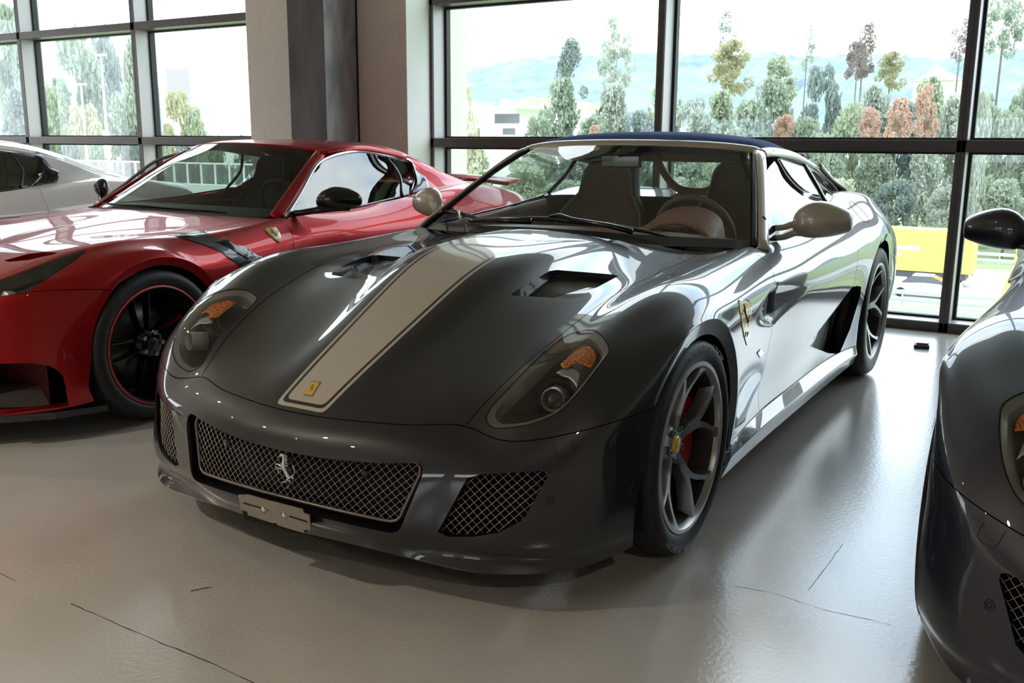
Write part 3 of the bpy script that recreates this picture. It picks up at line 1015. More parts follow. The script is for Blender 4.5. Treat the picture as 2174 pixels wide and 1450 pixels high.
def make_wheel(parent, loc, R, rimR, width, style, rim_m, side=1, cap_m=None, name='wheel', ring_m=None, caliper=True, spin=0.0, lettering=None):
    """wheel in its own frame: axle along x, outer face towards +x at x = 0; side=-1 turns it round"""
    w = empty(name, loc, 0 if side > 0 else math.pi, parent)
    w.rotation_euler = (0, 0, 0 if side > 0 else math.pi)
    W = width
    # tyre: outer sidewall bulge, shoulder, tread with grooves
    sw = R-rimR
    prof = [(rimR-0.004, -0.012), (rimR+0.004, 0.002), (rimR+sw*0.25, 0.012), (rimR+sw*0.5, 0.014), (rimR+sw*0.72, 0.008), (rimR+sw*0.86, -0.004),
            (R-0.010, -0.018), (R-0.003, -0.032)]
    gr = [0.2, 0.4, 0.6, 0.8]
    x = -0.032
    for g in gr:
        gx = -0.032-(W-0.064)*g
        prof += [(R, gx+0.006), (R-0.006, gx+0.004), (R-0.006, gx-0.004), (R, gx-0.006)]
    prof += [(R-0.003, -W+0.032), (R-0.012, -W+0.016), (rimR+sw*0.5, -W-0.01), (rimR, -W+0.01)]
    ty = lathe('tyre', prof, tyre_m, w, 96)
    sharpen(fix_normals(ty), 40)
    # tread blocks: fine sipes across the shoulder
    sb = bmesh.new()
    for k in range(72):
        a = 2*math.pi*k/72
        for (xa, xb) in ((-0.026, -0.075), (-W+0.026, -W+0.075)):
            c, s = math.cos(a), math.sin(a); c2, s2 = math.cos(a+0.012), math.sin(a+0.012)
            r1 = R+0.0006
            q = [(xa, c*(r1-0.004), s*(r1-0.004)), (xb, math.cos(a+0.05)*r1, math.sin(a+0.05)*r1), (xb, math.cos(a+0.062)*r1, math.sin(a+0.062)*r1), (xa, c2*(r1-0.004), s2*(r1-0.004))]
            sb.faces.new([sb.verts.new(p) for p in q])
    tag(bm_link('tread_sipes', sb, dark_m, w), kind='stuff')
    if lettering:
        for a0 in (80, 260):
            wheel_text(lettering, rimR+sw*0.52, 0.0150, w, mat('tyre_lettering', (0.05, 0.05, 0.052), 0.35), 0.030, a0)
    # rim: lip, barrel
    prof = [(rimR+0.002, -0.010), (rimR+0.006, 0.0), (rimR+0.003, 0.006), (rimR-0.010, 0.007), (rimR-0.014, 0.002), (rimR-0.018, -0.014)]
    rb = lathe('rim', prof, rim_m, w, 96)
    fix_normals(lathe('rim_barrel', [(rimR-0.018, -0.014), (rimR-0.026, -0.05), (rimR-0.032, -W*0.6), (rimR-0.02, -W+0.02), (rimR, -W+0.01)], barrel_m, w, 72))
    sharpen(fix_normals(rb), 35)
    if ring_m:
        lathe('rim_stripe', [(rimR+0.0045, 0.0052), (rimR+0.001, 0.0078), (rimR-0.004, 0.0082)], ring_m, w, 96)
    hubx = -0.052 if style == 'y' else -0.045
    ri = rimR-0.014
    sp = w
    if style == 'y':
        # five forked spokes: each root splits into two arms that run out to the rim
        for k in range(5):
            a = spin+2*math.pi*k/5
            bm = bmesh.new()
            for s in (-1, 1):
                rows = []
                for t in np.linspace(0, 1, 15):
                    r = 0.035+(ri-0.035)*t
                    fork = max(0.0, (t-0.30)/0.70)
                    fork = fork*fork*(1.9-0.9*fork)
                    ang = a+s*0.335*fork
                    wd = 0.0185*(1-t)+0.0085*t+0.010*max(0, 1-abs(t-0.36)/0.20)*0.5+0.012*max(0, (t-0.88)/0.12)**2
                    x = hubx+(0.050)*(t**1.9)+0.004*math.sin(math.pi*t)
                    dp = 0.030*(1-t)+0.050*t
                    er = np.array([0, math.cos(ang), math.sin(ang)]); et = np.array([0, -math.sin(ang), math.cos(ang)])
                    c = er*r+np.array([x, 0, 0])
                    ex = np.array([1.0, 0, 0])
                    rows.append([c+et*wd*0.80, c-et*wd*0.80, c-et*wd-ex*0.006, c-et*wd*1.05-ex*dp, c+et*wd*1.05-ex*dp, c+et*wd-ex*0.006])
                V, F = bar_mesh(rows)
                vs = [bm.verts.new(tuple(p)) for p in V]
                for f in F: bm.faces.new([vs[i] for i in f])
            bmesh.ops.recalc_face_normals(bm, faces=bm.faces[:])
            o = bm_link('spoke', bm, rim_m, sp, True)
            sharpen(o, 32)
    else:
        # ten slim blades in five pairs
        for k in range(10):
            a = spin+2*math.pi*(k//2)/5+(0.165 if k % 2 else -0.165)
            a_in = spin+2*math.pi*(k//2)/5+(0.10 if k % 2 else -0.10)*3.0
            rows = []
            for t in np.linspace(0, 1, 9):
                r = 0.055+(ri-0.055)*t
                ang = a_in*(1-t)+a*t + 0.1*t*(1-t)
                wd = 0.0105*(1-t)+0.0060*t
                x = hubx+0.045*(t**1.6)
                er = np.array([0, math.cos(ang), math.sin(ang)]); et = np.array([0, -math.sin(ang), math.cos(ang)])
                c = er*r+np.array([x, 0, 0]); ex = np.array([1.0, 0, 0])
                rows.append([c+et*wd*0.18, c-et*wd*0.18, c-et*wd-ex*0.016, c-et*wd-ex*0.04, c+et*wd-ex*0.04, c+et*wd-ex*0.016])
            V, F = bar_mesh(rows)
            o = mesh('spoke', V, F, rim_m, sp, True)
            sharpen(fix_normals(o), 28)
    # hub, cap, bolts
    hb = lathe('hub', [(0.0, hubx+0.002), (0.050, hubx+0.000), (0.064, hubx-0.008), (0.078, hubx-0.03), (0.078, -0.11), (0.0, -0.11)], rim_m, w, 40)
    sharpen(fix_normals(hb), 30)
    fix_normals(lathe('centre_cap', [(0.0, hubx+0.011), (0.022, hubx+0.010), (0.028, hubx+0.006), (0.030, hubx-0.002)], cap_m or yellow_m, w, 32))
    for k in range(5):
        a = spin+2*math.pi*(k+0.5)/5
        r = 0.052
        nb = lathe('wheel_bolt', [(0.0, 0.001), (0.005, 0.001), (0.006, 0.005), (0.009, 0.005), (0.010, -0.002)], mat('dark_bolt', (0.12, 0.12, 0.12), 0.35, 0.9) if style == 'y' else mat('titanium_bolt', (0.35, 0.33, 0.30), 0.3, 1.0), w, 14)
        nb.location = (hubx+0.002, r*math.cos(a), r*math.sin(a))
    # disc and caliper behind the spokes
    dk = lathe('brake_disc', [(0.06, -0.115), (rimR-0.055, -0.115), (rimR-0.053, -0.125), (rimR-0.055, -0.135), (0.06, -0.135)], disc_m, w, 64)
    fix_normals(dk)
    bk = lathe('wheel_back', [(0.02, -W*0.75), (rimR-0.036, -W*0.75)], dark_m, w, 48)
    if caliper:
        rows = []
        sgn = -1 if side > 0 else 1
        for t in np.linspace(-0.62, 0.62, 11):
            a = (0 if side > 0 else math.pi)+t-0.12*side
            er = np.array([0, math.cos(a), math.sin(a)])
            r0, r1 = rimR-0.125, rimR-0.040
            e = 0.006*(abs(t)/0.62)**4
            rows.append([er*(r0+e)+np.array([-0.078, 0, 0]), er*(r1-e)+np.array([-0.078, 0, 0]), er*(r1)+np.array([-0.09, 0, 0]), er*(r1)+np.array([-0.15, 0, 0]), er*(r0)+np.array([-0.15, 0, 0]), er*r0+np.array([-0.09, 0, 0])])
        V, F = bar_mesh(rows)
        c = mesh('brake_caliper', V, F, caliper_red, w, True)
        sharpen(fix_normals(c), 35)
    return w
# ------------------------------------------------------------------ front-engined coupe body (dark cars)
def arch(cy, cz, R, deg, x):
    a = math.radians(deg)
    return (x, cy+R*math.cos(a), cz+R*math.sin(a))
def gt_tables():
    U = [
     [(0, -.715, .473), (.13, -.708, .475), (.27, -.685, .479), (.40, -.648, .484), (.518, -.603, .489), (.640, -.603, .466), (.775, -.545, .488), (.880, -.455, .518), (.932, -.355, .533), (.945, -.305, .535)],
     [(0, -.47, .599), (.135, -.466, .599), (.225, -.460, .584), (.40, -.45, .580), (.558, -.45, .590), (.690, -.45, .628), (.810, -.42, .622), (.900, -.345, .610), arch(.015, .33, .402, 124, .954), arch(.015, .33, .352, 124, .946)],
     [(0, -.22, .716), (.155, -.215, .714), (.245, -.21, .689), (.43, -.20, .681), (.606, -.20, .693), (.750, -.215, .730), (.862, -.20, .717), (.932, -.14, .722), arch(.015, .33, .402, 100, .964), arch(.015, .33, .352, 100, .952)],
     [(0, .04, .825), (.175, .04, .821), (.270, .045, .783), (.45, .05, .765), (.630, .05, .762), (.780, .03, .806), (.880, .05, .795), (.940, .09, .765), arch(.015, .33, .402, 76, .967), arch(.015, .33, .352, 76, .954)],
     [(0, .32, .879), (.195, .32, .873), (.300, .335, .836), (.47, .35, .809), (.651, .36, .804), (.785, .37, .825), (.885, .37, .800), (.945, .36, .740), arch(.015, .33, .402, 50, .965), arch(.015, .33, .352, 50, .952)],
     [(0, .70, .901), (.20, .716, .889), (.335, .80, .866), (.47, .93, .850), (.622, 1.06, .836), (.785, .98, .853), (.872, .92, .815), (.922, .885, .738), (.928, .875, .63)],
    ]
    low = {5: [(.915, .865, .47), (.892, .86, .335), (.902, .85, .238), (.943, .845, .205), (.915, .845, .122)],
           6: [(.915, 1.32, .47), (.888, 1.32, .335), (.898, 1.32, .238), (.943, 1.32, .205), (.915, 1.32, .122)],
           7: [(.922, 1.78, .47), (.890, 1.78, .335), (.898, 1.78, .238), (.945, 1.78, .205), (.917, 1.78, .122)],
           8: [(.942, 2.15, .48), (.920, 2.15, .345), (.918, 2.15, .238), (.950, 2.15, .200), (.920, 2.15, .122)]}
    up = {6: [(.797, 1.35, .872), (.885, 1.33, .826), (.935, 1.32, .738), (.938, 1.32, .62)],
          7: [(.797, 1.80, .905), (.893, 1.79, .848), (.945, 1.78, .745), (.948, 1.78, .62)],
          8: [(.785, 2.15, .952), (.900, 2.15, .885), (.958, 2.15, .765), (.962, 2.15, .63)],
          9: [(.772, 2.42, .985), (.902, 2.42, .915), (.966, 2.42, .79), arch(2.765, .36, .425, 140, .977)],
          10: [(.775, 2.66, 1.003), (.900, 2.65, .94), (.966, 2.63, .845), arch(2.765, .36, .425, 114, .983)],
          11: [(.768, 2.90, .995), (.890, 2.88, .93), (.960, 2.82, .85), arch(2.765, .36, .425, 90, .984)],
          12: [(.748, 3.12, .970), (.872, 3.09, .90), (.950, 3.02, .82), arch(2.765, .36, .425, 66, .980)],
          13: [(.722, 3.34, .930), (.850, 3.30, .860), (.935, 3.20, .77), arch(2.765, .36, .425, 40, .968)],
          14: [(.660, 3.58, .880), (.780, 3.56, .800), (.850, 3.52, .700), (.868, 3.50, .590)]}
    tail = [(.868, 3.50, .46), (.850, 3.49, .34), (.83, 3.47, .25), (.82, 3.45, .21), (.80, 3.40, .16)]
    B = [None,
     [(0, -.778, .395), (.13, -.772, .396), (.27, -.752, .400), (.40, -.725, .407), (.510, -.693, .412), (.635, -.655, .402), (.775, -.580, .405), (.880, -.480, .415), (.930, -.385, .425), arch(.015, .33, .360, 164, .944)],
     [(0, -.803, .310), (.13, -.798, .310), (.27, -.780, .310), (.40, -.750, .310), (.512, -.713, .310), (.640, -.668, .308), (.778, -.592, .305), (.882, -.500, .302), (.930, -.420, .300), (.942, -.395, .300)],
     [(0, -.818, .222), (.13, -.813, .222), (.27, -.793, .220), (.40, -.760, .216), (.512, -.722, .212), (.642, -.682, .206), (.780, -.605, .203), (.872, -.515, .205), (.922, -.428, .212), (.937, -.402, .220)],
     [(0, -.812, .185), (.13, -.807, .185), (.27, -.787, .182), (.40, -.748, .176), (.512, -.708, .168), (.640, -.666, .162), (.770, -.590, .160), (.862, -.500, .165), (.914, -.415, .178), (.931, -.388, .185)],
     [(0, -.790, .150), (.13, -.785, .150), (.27, -.770, .147), (.40, -.748, .138), (.512, -.722, .127), (.642, -.686, .121), (.772, -.602, .121), (.858, -.500, .128), (.908, -.405, .143), (.925, -.375, .152)],
     [(0, -.740, .145), (.13, -.735, .145), (.27, -.720, .142), (.40, -.698, .133), (.505, -.672, .122), (.620, -.630, .116), (.735, -.550, .116), (.815, -.455, .122), (.870, -.385, .138), (.900, -.365, .147)]]
    return dict(U=U, low=low, up=up, tail=tail, B=B, front_arch=(.015, .33, .402, .352), rear_arch=(2.765, .36, .425, .383), AX=(.957, .947, .937, .946, .925), RX=(.970, .957, .950, .956, .930), deck=(0.965, .99, .995, .985, .965, .935))
def car_cage(T):
    C = Cage()
    FC, RC = T['front_arch'], T['rear_arch']     # (cy, cz, crest radius, lip radius)
    U, low, up, B = T['U'], T['low'], T['up'], T['B']
    for i, r in enumerate(U):
        for j, p in enumerate(r): C.put(('u', i, j), p)
    AD = (24, 4, -13, -20, -31); AX = T['AX']
    for k, (d, x) in enumerate(zip(AD, AX)):
        C.put(('s', 4, k), arch(FC[0], FC[1], FC[2], d, x)); C.put(('l', 4, k), arch(FC[0], FC[1], FC[3], d, x-.012))
    for i, r in low.items():
        for k, p in enumerate(r): C.put(('s', i, k), p)
    for i, r in up.items():
        for k, p in enumerate(r): C.put(('u', i, 5+k), p)
    RD = (160, 178, 197, 204, 213); RX = T['RX']
    for k, (d, x) in enumerate(zip(RD, RX)):
        C.put(('s', 9, k), arch(RC[0], RC[1], RC[2], d, x)); C.put(('l', 9, k), arch(RC[0], RC[1], RC[3], d, x-.012))
    for i, d in ((9, 140), (10, 114), (11, 90), (12, 66), (13, 40)):
        p = C.v[('u', i, 8)]
        C.put(('u', i, 9), arch(RC[0], RC[1], RC[3], d, p[0]-.012))
    BD = (18, 0, -15, -22, -32); BX = (.960, .950, .940, .935, .920)
    for k, (d, x) in enumerate(zip(BD, BX)):
        C.put(('s', 13, k), arch(RC[0], RC[1], RC[2], d, x)); C.put(('l', 13, k), arch(RC[0], RC[1], RC[3], d, x-.012))
    tail = T['tail']
    for k, p in enumerate(tail): C.put(('s', 14, k), p)
    # tail across to the middle
    for i, x, dy in ((15, .38, .075), (16, 0.0, .10)):
        for j in range(5, 9):
            p = C.v[('u', 14, j)]; C.put(('u', i, j), (x, C.v[('u', 14, 5)][1]+dy-(.03 if j > 6 else 0), p[2]+(.01 if j == 5 else 0)))
        for k in range(5):
            p = C.v[('s', 14, k)]; C.put(('s', i, k), (x, C.v[('u', 14, 5)][1]-.04+dy-.02*k, p[2]))
    # rear deck
    for i, z in zip(range(8, 14), T['deck']):
        y = C.v[('u', i, 5)][1]
        C.put(('d', i, 1), (.40, y+.02, z)); C.put(('d', i, 0), (0, y+.03, z+.004))
    C.v[('d', 14, 1)] = C.v[('u', 15, 5)]; C.v[('d', 14, 0)] = C.v[('u', 16, 5)]
    # bumper rows (c runs centre -> arch), row 0 is the shut line
    for r in range(1, 7):
        for c, p in enumerate(B[r]): C.put(('b', r, c), p)
    def b(r, c): return ('u', 0, c) if r == 0 else ('b', r, c)
    for r in range(6):
        for c in range(9):
            C.quad(b(r+1, c), b(r+1, c+1), b(r, c+1), b(r, c), 'front_bumper')
    def u(i, j): return ('u', i, j)
    for i in range(5):
        for j in range(9):
            if i == 4 and j >= 8: continue
            C.quad(u(i, j), u(i, j+1), u(i+1, j+1), u(i+1, j), 'bonnet' if j < 4 else 'front_fender')
    def lev(i, k):            # k = 0..  below the belt: u5..u8 then s0..s4
        return ('u', i, 5+k) if k < 4 else ('s', i, k-4)
    for i in (4, 5, 6, 7, 8):
        for k in range(8):
            if i == 4 and k < 3: continue
            pn = {4: 'front_fender', 5: 'door', 6: 'door', 7: 'door', 8: 'rear_quarter'}[i]
            if k >= 6: pn = 'side_sill'
            C.quad(lev(i, k), lev(i, k+1), lev(i+1, k+1), lev(i+1, k), pn)
    for i in range(9, 13):
        for k in range(4):
            C.quad(u(i, 5+k), u(i, 6+k), u(i+1, 6+k), u(i+1, 5+k), 'rear_quarter')
    for k in range(8):
        C.quad(lev(13, k), lev(13, k+1), lev(14, k+1), lev(14, k), 'rear_quarter')
        for i in (14, 15):
            C.quad(lev(i, k), lev(i, k+1), lev(i+1, k+1), lev(i+1, k), 'rear_bumper')
    # lips of both arches below the widest point
    ch = [(('u', 4, 8), ('u', 4, 9))]+[(('s', 4, k), ('l', 4, k)) for k in range(5)]
    for (a, b2), (c2, d2) in zip(ch[:-1], ch[1:]): C.quad(a, b2, d2, c2, 'front_fender')
    ch = [(('s', 9, k), ('l', 9, k)) for k in (4, 3, 2, 1, 0)]+[(('u', 9, 8), ('u', 9, 9))]
    for (a, b2), (c2, d2) in zip(ch[:-1], ch[1:]): C.quad(a, b2, d2, c2, 'rear_quarter')
    ch = [(('u', 13, 8), ('u', 13, 9))]+[(('s', 13, k), ('l', 13, k)) for k in range(5)]
    for (a, b2), (c2, d2) in zip(ch[:-1], ch[1:]): C.quad(a, b2, d2, c2, 'rear_quarter')
    for i in range(8, 14):
        pass
    for i in range(8, 13):
        C.quad(('d', i, 0), ('d', i, 1), ('d', i+1, 1), ('d', i+1, 0), 'rear_deck')
        C.quad(('d', i, 1), ('u', i, 5), ('u', i+1, 5), ('d', i+1, 1), 'rear_deck')
    C.quad(('d', 13, 0), ('d', 13, 1), ('u', 15, 5), ('u', 16, 5), 'rear_deck')
    C.quad(('d', 13, 1), ('u', 13, 5), ('u', 14, 5), ('u', 15, 5), 'rear_deck')
    del C.v[('d', 14, 1)], C.v[('d', 14, 0)]
    # creases
    C.crease([('u', i, 8) for i in range(1, 5)]+[('s', 4, k) for k in range(5)])
    C.crease([('s', 9, k) for k in (4, 3, 2, 1, 0)]+[('u', i, 8) for i in range(9, 14)]+[('s', 13, k) for k in range(5)])
    C.crease([('s', i, 3) for i in (4, 5, 6, 7, 8, 9)])
    C.crease([('s', i, 2) for i in (4, 5, 6, 7, 8, 9)])
    C.crease([('b', 5, c) for c in range(10)])
    return C
def gt_panels():
    C = car_cage(gt_tables())
    V, F, P = C.build(4, {'bonnet', 'front_bumper', 'rear_deck', 'rear_bumper'})
    # air-outlet channel pressed into fender and door behind the front wheel
    for s in (1, -1):
        x = V[:, 0]*s; y = V[:, 1]; z = V[:, 2]
        side = (x > 0.85) & (y > 0.45) & (y < 1.75) & (z > 0.5) & (z < 0.8)
        zc = 0.655+0.035*(y-0.85)
        half = np.where(y < 0.9, 0.02+0.062*np.clip((y-0.52)/0.36, 0, 1), 0.075*np.clip((1.55-y)/0.65, 0, 1))
        q = np.clip((half-np.abs(z-zc))/0.045, 0, 1); q = q*q*(3-2*q)
        dep = np.where(y < 0.9, 0.030*np.clip((y-0.60)/0.28, 0, 1)**1.5, 0.018*np.clip((1.4-y)/0.5, 0, 1)**1.6)
        d = np.where(side, q*dep, 0)
        V[:, 0] -= s*d
    return V, F, P
# ------------------------------------------------------------------ dark grand tourers
def paint(name, col, rough=0.35, metal=0.0, fleck=0.0):
    m = mat(name, col, rough, metal, 1.0, 0.012)
    if fleck:
        t, b = nodes_of(m)
        v = t.nodes.new('ShaderNodeTexVoronoi'); v.inputs['Scale'].default_value = 900
        r = t.nodes.new('ShaderNodeValToRGB')
        r.color_ramp.elements[0].color = (*[c*(1+fleck) for c in col], 1)
        r.color_ramp.elements[1].color = (*col, 1); r.color_ramp.elements[1].position = 0.5
        tc = t.nodes.new('ShaderNodeTexCoord')
        t.links.new(tc.outputs['Object'], v.inputs['Vector'])
        t.links.new(v.outputs['Distance'], r.inputs['Fac'])
        t.links.new(r.outputs['Color'], b.inputs['Base Color'])
    return m
NAVY = (0.0055, 0.0053, 0.0072)
paint_navy = paint('navy_black_car_paint', NAVY, 0.4)
CHAMP = (0.54, 0.485, 0.40)
champ_m = paint('champagne_car_paint', CHAMP, 0.35, 0.25)
def stripe_paint():
    m = mat('navy_paint_with_champagne_stripe', NAVY, 0.4, 0.0, 1.0, 0.012)
    t, b = nodes_of(m)
    def N(op, a, c, d=None):
        n = t.nodes.new('ShaderNodeMath'); n.operation = op
        for k, x in enumerate((a, c, d)):
            if x is None: continue
            if isinstance(x, (int, float)): n.inputs[k].default_value = x
            else: t.links.new(x, n.inputs[k])
        return n.outputs[0]
    tc = t.nodes.new('ShaderNodeTexCoord'); sp = t.nodes.new('ShaderNodeSeparateXYZ')
    t.links.new(tc.outputs['Object'], sp.inputs[0])
    ax = N('ABSOLUTE', sp.outputs[0], None)
    w = N('MINIMUM', N('MULTIPLY_ADD', sp.outputs[1], 0.0711, 0.1436), N('MULTIPLY_ADD', sp.outputs[1], 0.0516, 0.1454))
    d1 = N('SUBTRACT', w, ax)
    d2 = N('MULTIPLY_ADD', sp.outputs[1], 0.95, 0.662)
    d = N('SMOOTH_MIN', d1, d2, 0.03)
    m1 = N('GREATER_THAN', d, 0.0); m2 = N('GREATER_THAN', d, 0.0115); m3 = N('GREATER_THAN', d, 0.0225)
    f = N('ADD', N('SUBTRACT', m1, m2), m3)
    mx = t.nodes.new('ShaderNodeMix'); mx.data_type = 'RGBA'
    mx.inputs['A'].default_value = (*NAVY, 1); mx.inputs['B'].default_value = (*CHAMP, 1)
    t.links.new(f, mx.inputs['Factor']); t.links.new(mx.outputs['Result'], b.inputs['Base Color'])
    return m
bonnet_m = stripe_paint()
wire_m = mat('grille_wire', (0.46, 0.41, 0.37), 0.4, 0.6)
grille_frame_m = mat('bronze_grille_frame', (0.20, 0.155, 0.14), 0.35, 0.7)
lens_m = pane_mat('headlamp_lens', (0.90, 0.90, 0.88))
bezel_m = mat('headlamp_grey_bezel', (0.22, 0.21, 0.19), 0.4, 0.3)
bowl_m = mat('headlamp_dark_bowl', (0.065, 0.062, 0.055), 0.45, 0.3)
steel_m = mat('brushed_lamp_metal', (0.48, 0.48, 0.47), 0.35, 0.7)
amber_m = noisy(mat('amber_reflector', rough=0.25, spec=0.8), 160, (0.25, 0.06, 0.01), (0.85, 0.24, 0.02), 2, lo=0.4, hi=0.62)
seam_m = mat('seam_black', (0.002, 0.002, 0.002), 0.8)
leather_m = noisy(mat('brown_leather', rough=0.5, spec=0.4), 120, (0.34, 0.20, 0.165), (0.40, 0.235, 0.195), 4)
leather_dark = noisy(mat('dark_brown_leather', rough=0.55, spec=0.4), 120, (0.15, 0.115, 0.10), (0.19, 0.145, 0.125), 4)
fabric_blue = noisy(mat('blue_fabric_roof', rough=0.85, spec=0.2), 300, (0.016, 0.050, 0.175), (0.022, 0.062, 0.21), 3, bump=0.1)
screen_m = pane_mat('windscreen_glass', (0.92, 0.94, 0.92))
sideglass_m = pane_mat('side_window_glass', (0.70, 0.78, 0.74), ior=1.8)
rubber_m = mat('wiper_black_rubber', (0.010, 0.010, 0.011), 0.45)
rim_grey = mat('grey_alloy', (0.34, 0.34, 0.345), 0.34, 0.85)
orange_m = mat('orange_marker_lens', (0.80, 0.20, 0.01), 0.15, 0.0, 1.0)

V, F, P = gt_panels()
BODY = BVHTree.FromPolygons([tuple(v) for v in V], [tuple(map(int, f)) for f in F])
def surf(p, tree=BODY):
    h = tree.ray_cast(Vector(CAMC), Vector(ray(p)))
    if h[0] is None: raise ValueError('no hit %s' % (p,))
    return np.array(h[0]), np.array(h[1])
PD = split_panels(V, F, P)
car = empty('sports_car', (0, 0, 0))
tag(car, 'dark navy sports car with champagne bonnet stripe and blue fabric roof', 'car')

# --- headlamps -----------------------------------------------------------
Z = lambda x0, y0, s, l: [(x0+a/s, y0+b/s) for a, b in l]
LAMP = Z(1010, 680, 5.8, [(125, 1210), (160, 1110), (300, 940), (560, 675), (830, 400), (1080, 215), (1250, 145), (1430, 118), (1560, 195), (1640, 325), (1625, 420), (1480, 610), (1330, 810), (1180, 985), (1000, 1145), (780, 1245), (560, 1305), (270, 1330), (160, 1290)])
LAMP = [tuple(p) for p in spline(LAMP, 3, True)]
def hull(pts):
    pts = sorted(pts)
    def half(ps):
        h = []
        for p in ps:
            while len(h) > 1 and (h[-1][0]-h[-2][0])*(p[1]-h[-2][1])-(h[-1][1]-h[-2][1])*(p[0]-h[-2][0]) <= 0: h.pop()
            h.append(p)
        return h
    a, b = half(pts), half(pts[::-1])
    return a[:-1]+b[:-1]
LAMP = hull(LAMP)
def mirror_p(p, s):
    return (p[0]*s, p[1], p[2])
def near_n(pd, co):
    loc, fn, fi, d = pd['tree'].find_nearest(Vector(co))
    q = pd['n'][pd['g'][fi]].mean(0)
    return q/np.linalg.norm(q)
def lamp_unit(sd):
    pd = PD[('front_fender', sd)]
    fs = carve(pd['bm'], px_planes(LAMP, sd), lambda c: c.y < 0.1 and c.x*sd > 0.45)
    # lens from the carved skin
    lb = bmesh.new(); mp = {}
    ll = lb.faces.layers.int.new('skin')
    cen = np.zeros(3); cnt = 0
    for f in fs:
        vs = []
        for v in f.verts:
            if v not in mp:
                mp[v] = lb.verts.new(v.co+Vector(near_n(pd, v.co))*0.0008)
            vs.append(mp[v])
        nf = lb.faces.new(vs); nf.smooth = True; nf[ll] = 1
    loop = [v.co.copy() for v in outline_of(fs)]
    NL = [near_n(pd, v) for v in loop]
    open_hole(pd['bm'], fs, 0.012, lambda co: -near_n(pd, co))
    # shrink the lens a touch so that a dark joint shows
    c = sum(loop, Vector())/len(loop)
    bl = [v for v in lb.verts if v.is_boundary]
    for v in bl: v.co = v.co+(c-v.co).normalized()*0.0025
    lp = dict(bm=lb, tree=pd['tree'], n=pd['n'], g=pd['g'], v=pd['v'])
    h = finish_panel('headlight', lp, lens_m, car)
    # housing rings
    rings = []
    cn = np.mean(NL, 0); cn /= np.linalg.norm(cn)
    for k, (q, dz) in enumerate(((0.004, 0.003), (0.015, 0.004), (0.115, 0.010), (0.135, 0.045), (0.45, 0.085), (0.75, 0.10))):
        rings.append([np.array(v+(c-v)*q)-np.array(n)*(1-q)*dz-cn*q*dz*1.1 for v, n in zip(loop, NL)])
    def ring_mesh(nm, R, m, cap=False):
        Vv = [p for r in R for p in r]; n = len(loop); Ff = []
        for i in range(len(R)-1):
            for k in range(n):
                Ff.append((i*n+k, i*n+(k+1) % n, (i+1)*n+(k+1) % n, (i+1)*n+k))
        if cap: Ff.append(tuple((len(R)-1)*n+k for k in range(n)))
        o = mesh(nm, Vv, Ff, m, h, True)
        sharpen(o, 40); return o
    ring_mesh('bezel', rings[:4], bezel_m)
    tube('lamp_seal', [tuple(np.array(v)-np.array(n_)*0.0012) for v, n_ in zip(loop, NL)], 0.0026, seam_m, h, 5, True)
    ring_mesh('lamp_bowl', rings[3:], bowl_m, True)
    # projector: points forwards and a little outwards
    pc = np.array(surf((1168, 828))[0])*np.array([sd, 1, 1])
    ax = Vector((0.30*sd, -1.0, 0.12)).normalized()
    def lat(nm, prof, m, at):
        o = lathe(nm, prof, m, h, 32, 'z')
        sharpen(fix_normals(o), 40)
        o.rotation_mode = 'QUATERNION'; o.rotation_quaternion = ax.to_track_quat('Z', 'Y')
        o.location = at
        return o
    base = Vector(pc)-Vector(cn*np.array([1, 1, 1]))*0.038-ax*0.006
    lat('projector_barrel', [(0.033, -0.08), (0.033, 0.014), (0.031, 0.018), (0.0285, 0.014), (0.0285, -0.02)], steel_m, base)
    lat('projector_lens', [(0.0285, -0.012), (0.023, 0.002), (0.012, 0.009), (0.0, 0.011)], mat('dark_projector_glass', (0.02, 0.02, 0.022), 0.05, 0.0, 1.0), base)
    lat('projector_shroud', [(0.036, -0.075), (0.050, -0.045), (0.052, -0.030), (0.049, -0.032), (0.036, -0.05)], mat('shroud_black', (0.02, 0.02, 0.02), 0.5), base)
    # ribbed reflector and amber indicator
    def px_patch(nm, rows, m, depth):
        G = []
        for r in rows:
            row = []
            for p in r:
                s, n = surf(p); s = np.array(s)-np.array(n)*depth
                row.append(s*np.array([sd, 1, 1]))
            G.append(row)
        return patch(nm, G, 4, 4, m, h, 0.002, flip=(sd < 0))
    px_patch('reflector_ribs', [[(1172, 772), (1192, 762), (1212, 760), (1232, 776)], [(1190, 782), (1204, 786), (1218, 800), (1224, 812)]], steel_m, 0.032)
    px_patch('indicator', [[(1182, 758), (1204, 738), (1228, 718), (1246, 718), (1262, 730)], [(1187, 764), (1206, 752), (1230, 742), (1248, 744), (1266, 746)], [(1196, 768), (1215, 758), (1234, 758), (1246, 764), (1256, 768)]], amber_m, 0.026)
for sd in (1, -1): lamp_unit(sd)

# --- bonnet outlets -------------------------------------------------------
VENT = [(1084.5, 624.5), (1090, 627.5), (1213, 634), (1229, 630.5), (1313, 586), (1300, 582.5), (1182, 573), (1166, 575.5)]
for sd in (1, -1):
    pd = PD[('bonnet', 0)]
    fs = carve(pd['bm'], px_planes(VENT, sd), lambda c: c.x*sd > 0.2 and -0.3 < c.y < 0.6)
    o_, i_ = open_hole(pd['bm'], fs, 0.020, lambda co: (0, 0.15, -1.0))
    c = sum(i_, Vector())/len(i_)
    n = len(i_)
    low = [Vector((p.x, p.y, p.z-0.03*max(0, min(1, (0.28-p.y)/0.3)))) for p in i_]
    Vv = list(i_)+low+[sum(low, Vector())/n]
    Ff = [(k, (k+1) % n, n+(k+1) % n, n+k) for k in range(n)]+[(n+k, n+(k+1) % n, 2*n) for k in range(n)]
    vo = mesh('bonnet_vent', Vv, Ff, paint_navy, car, False)

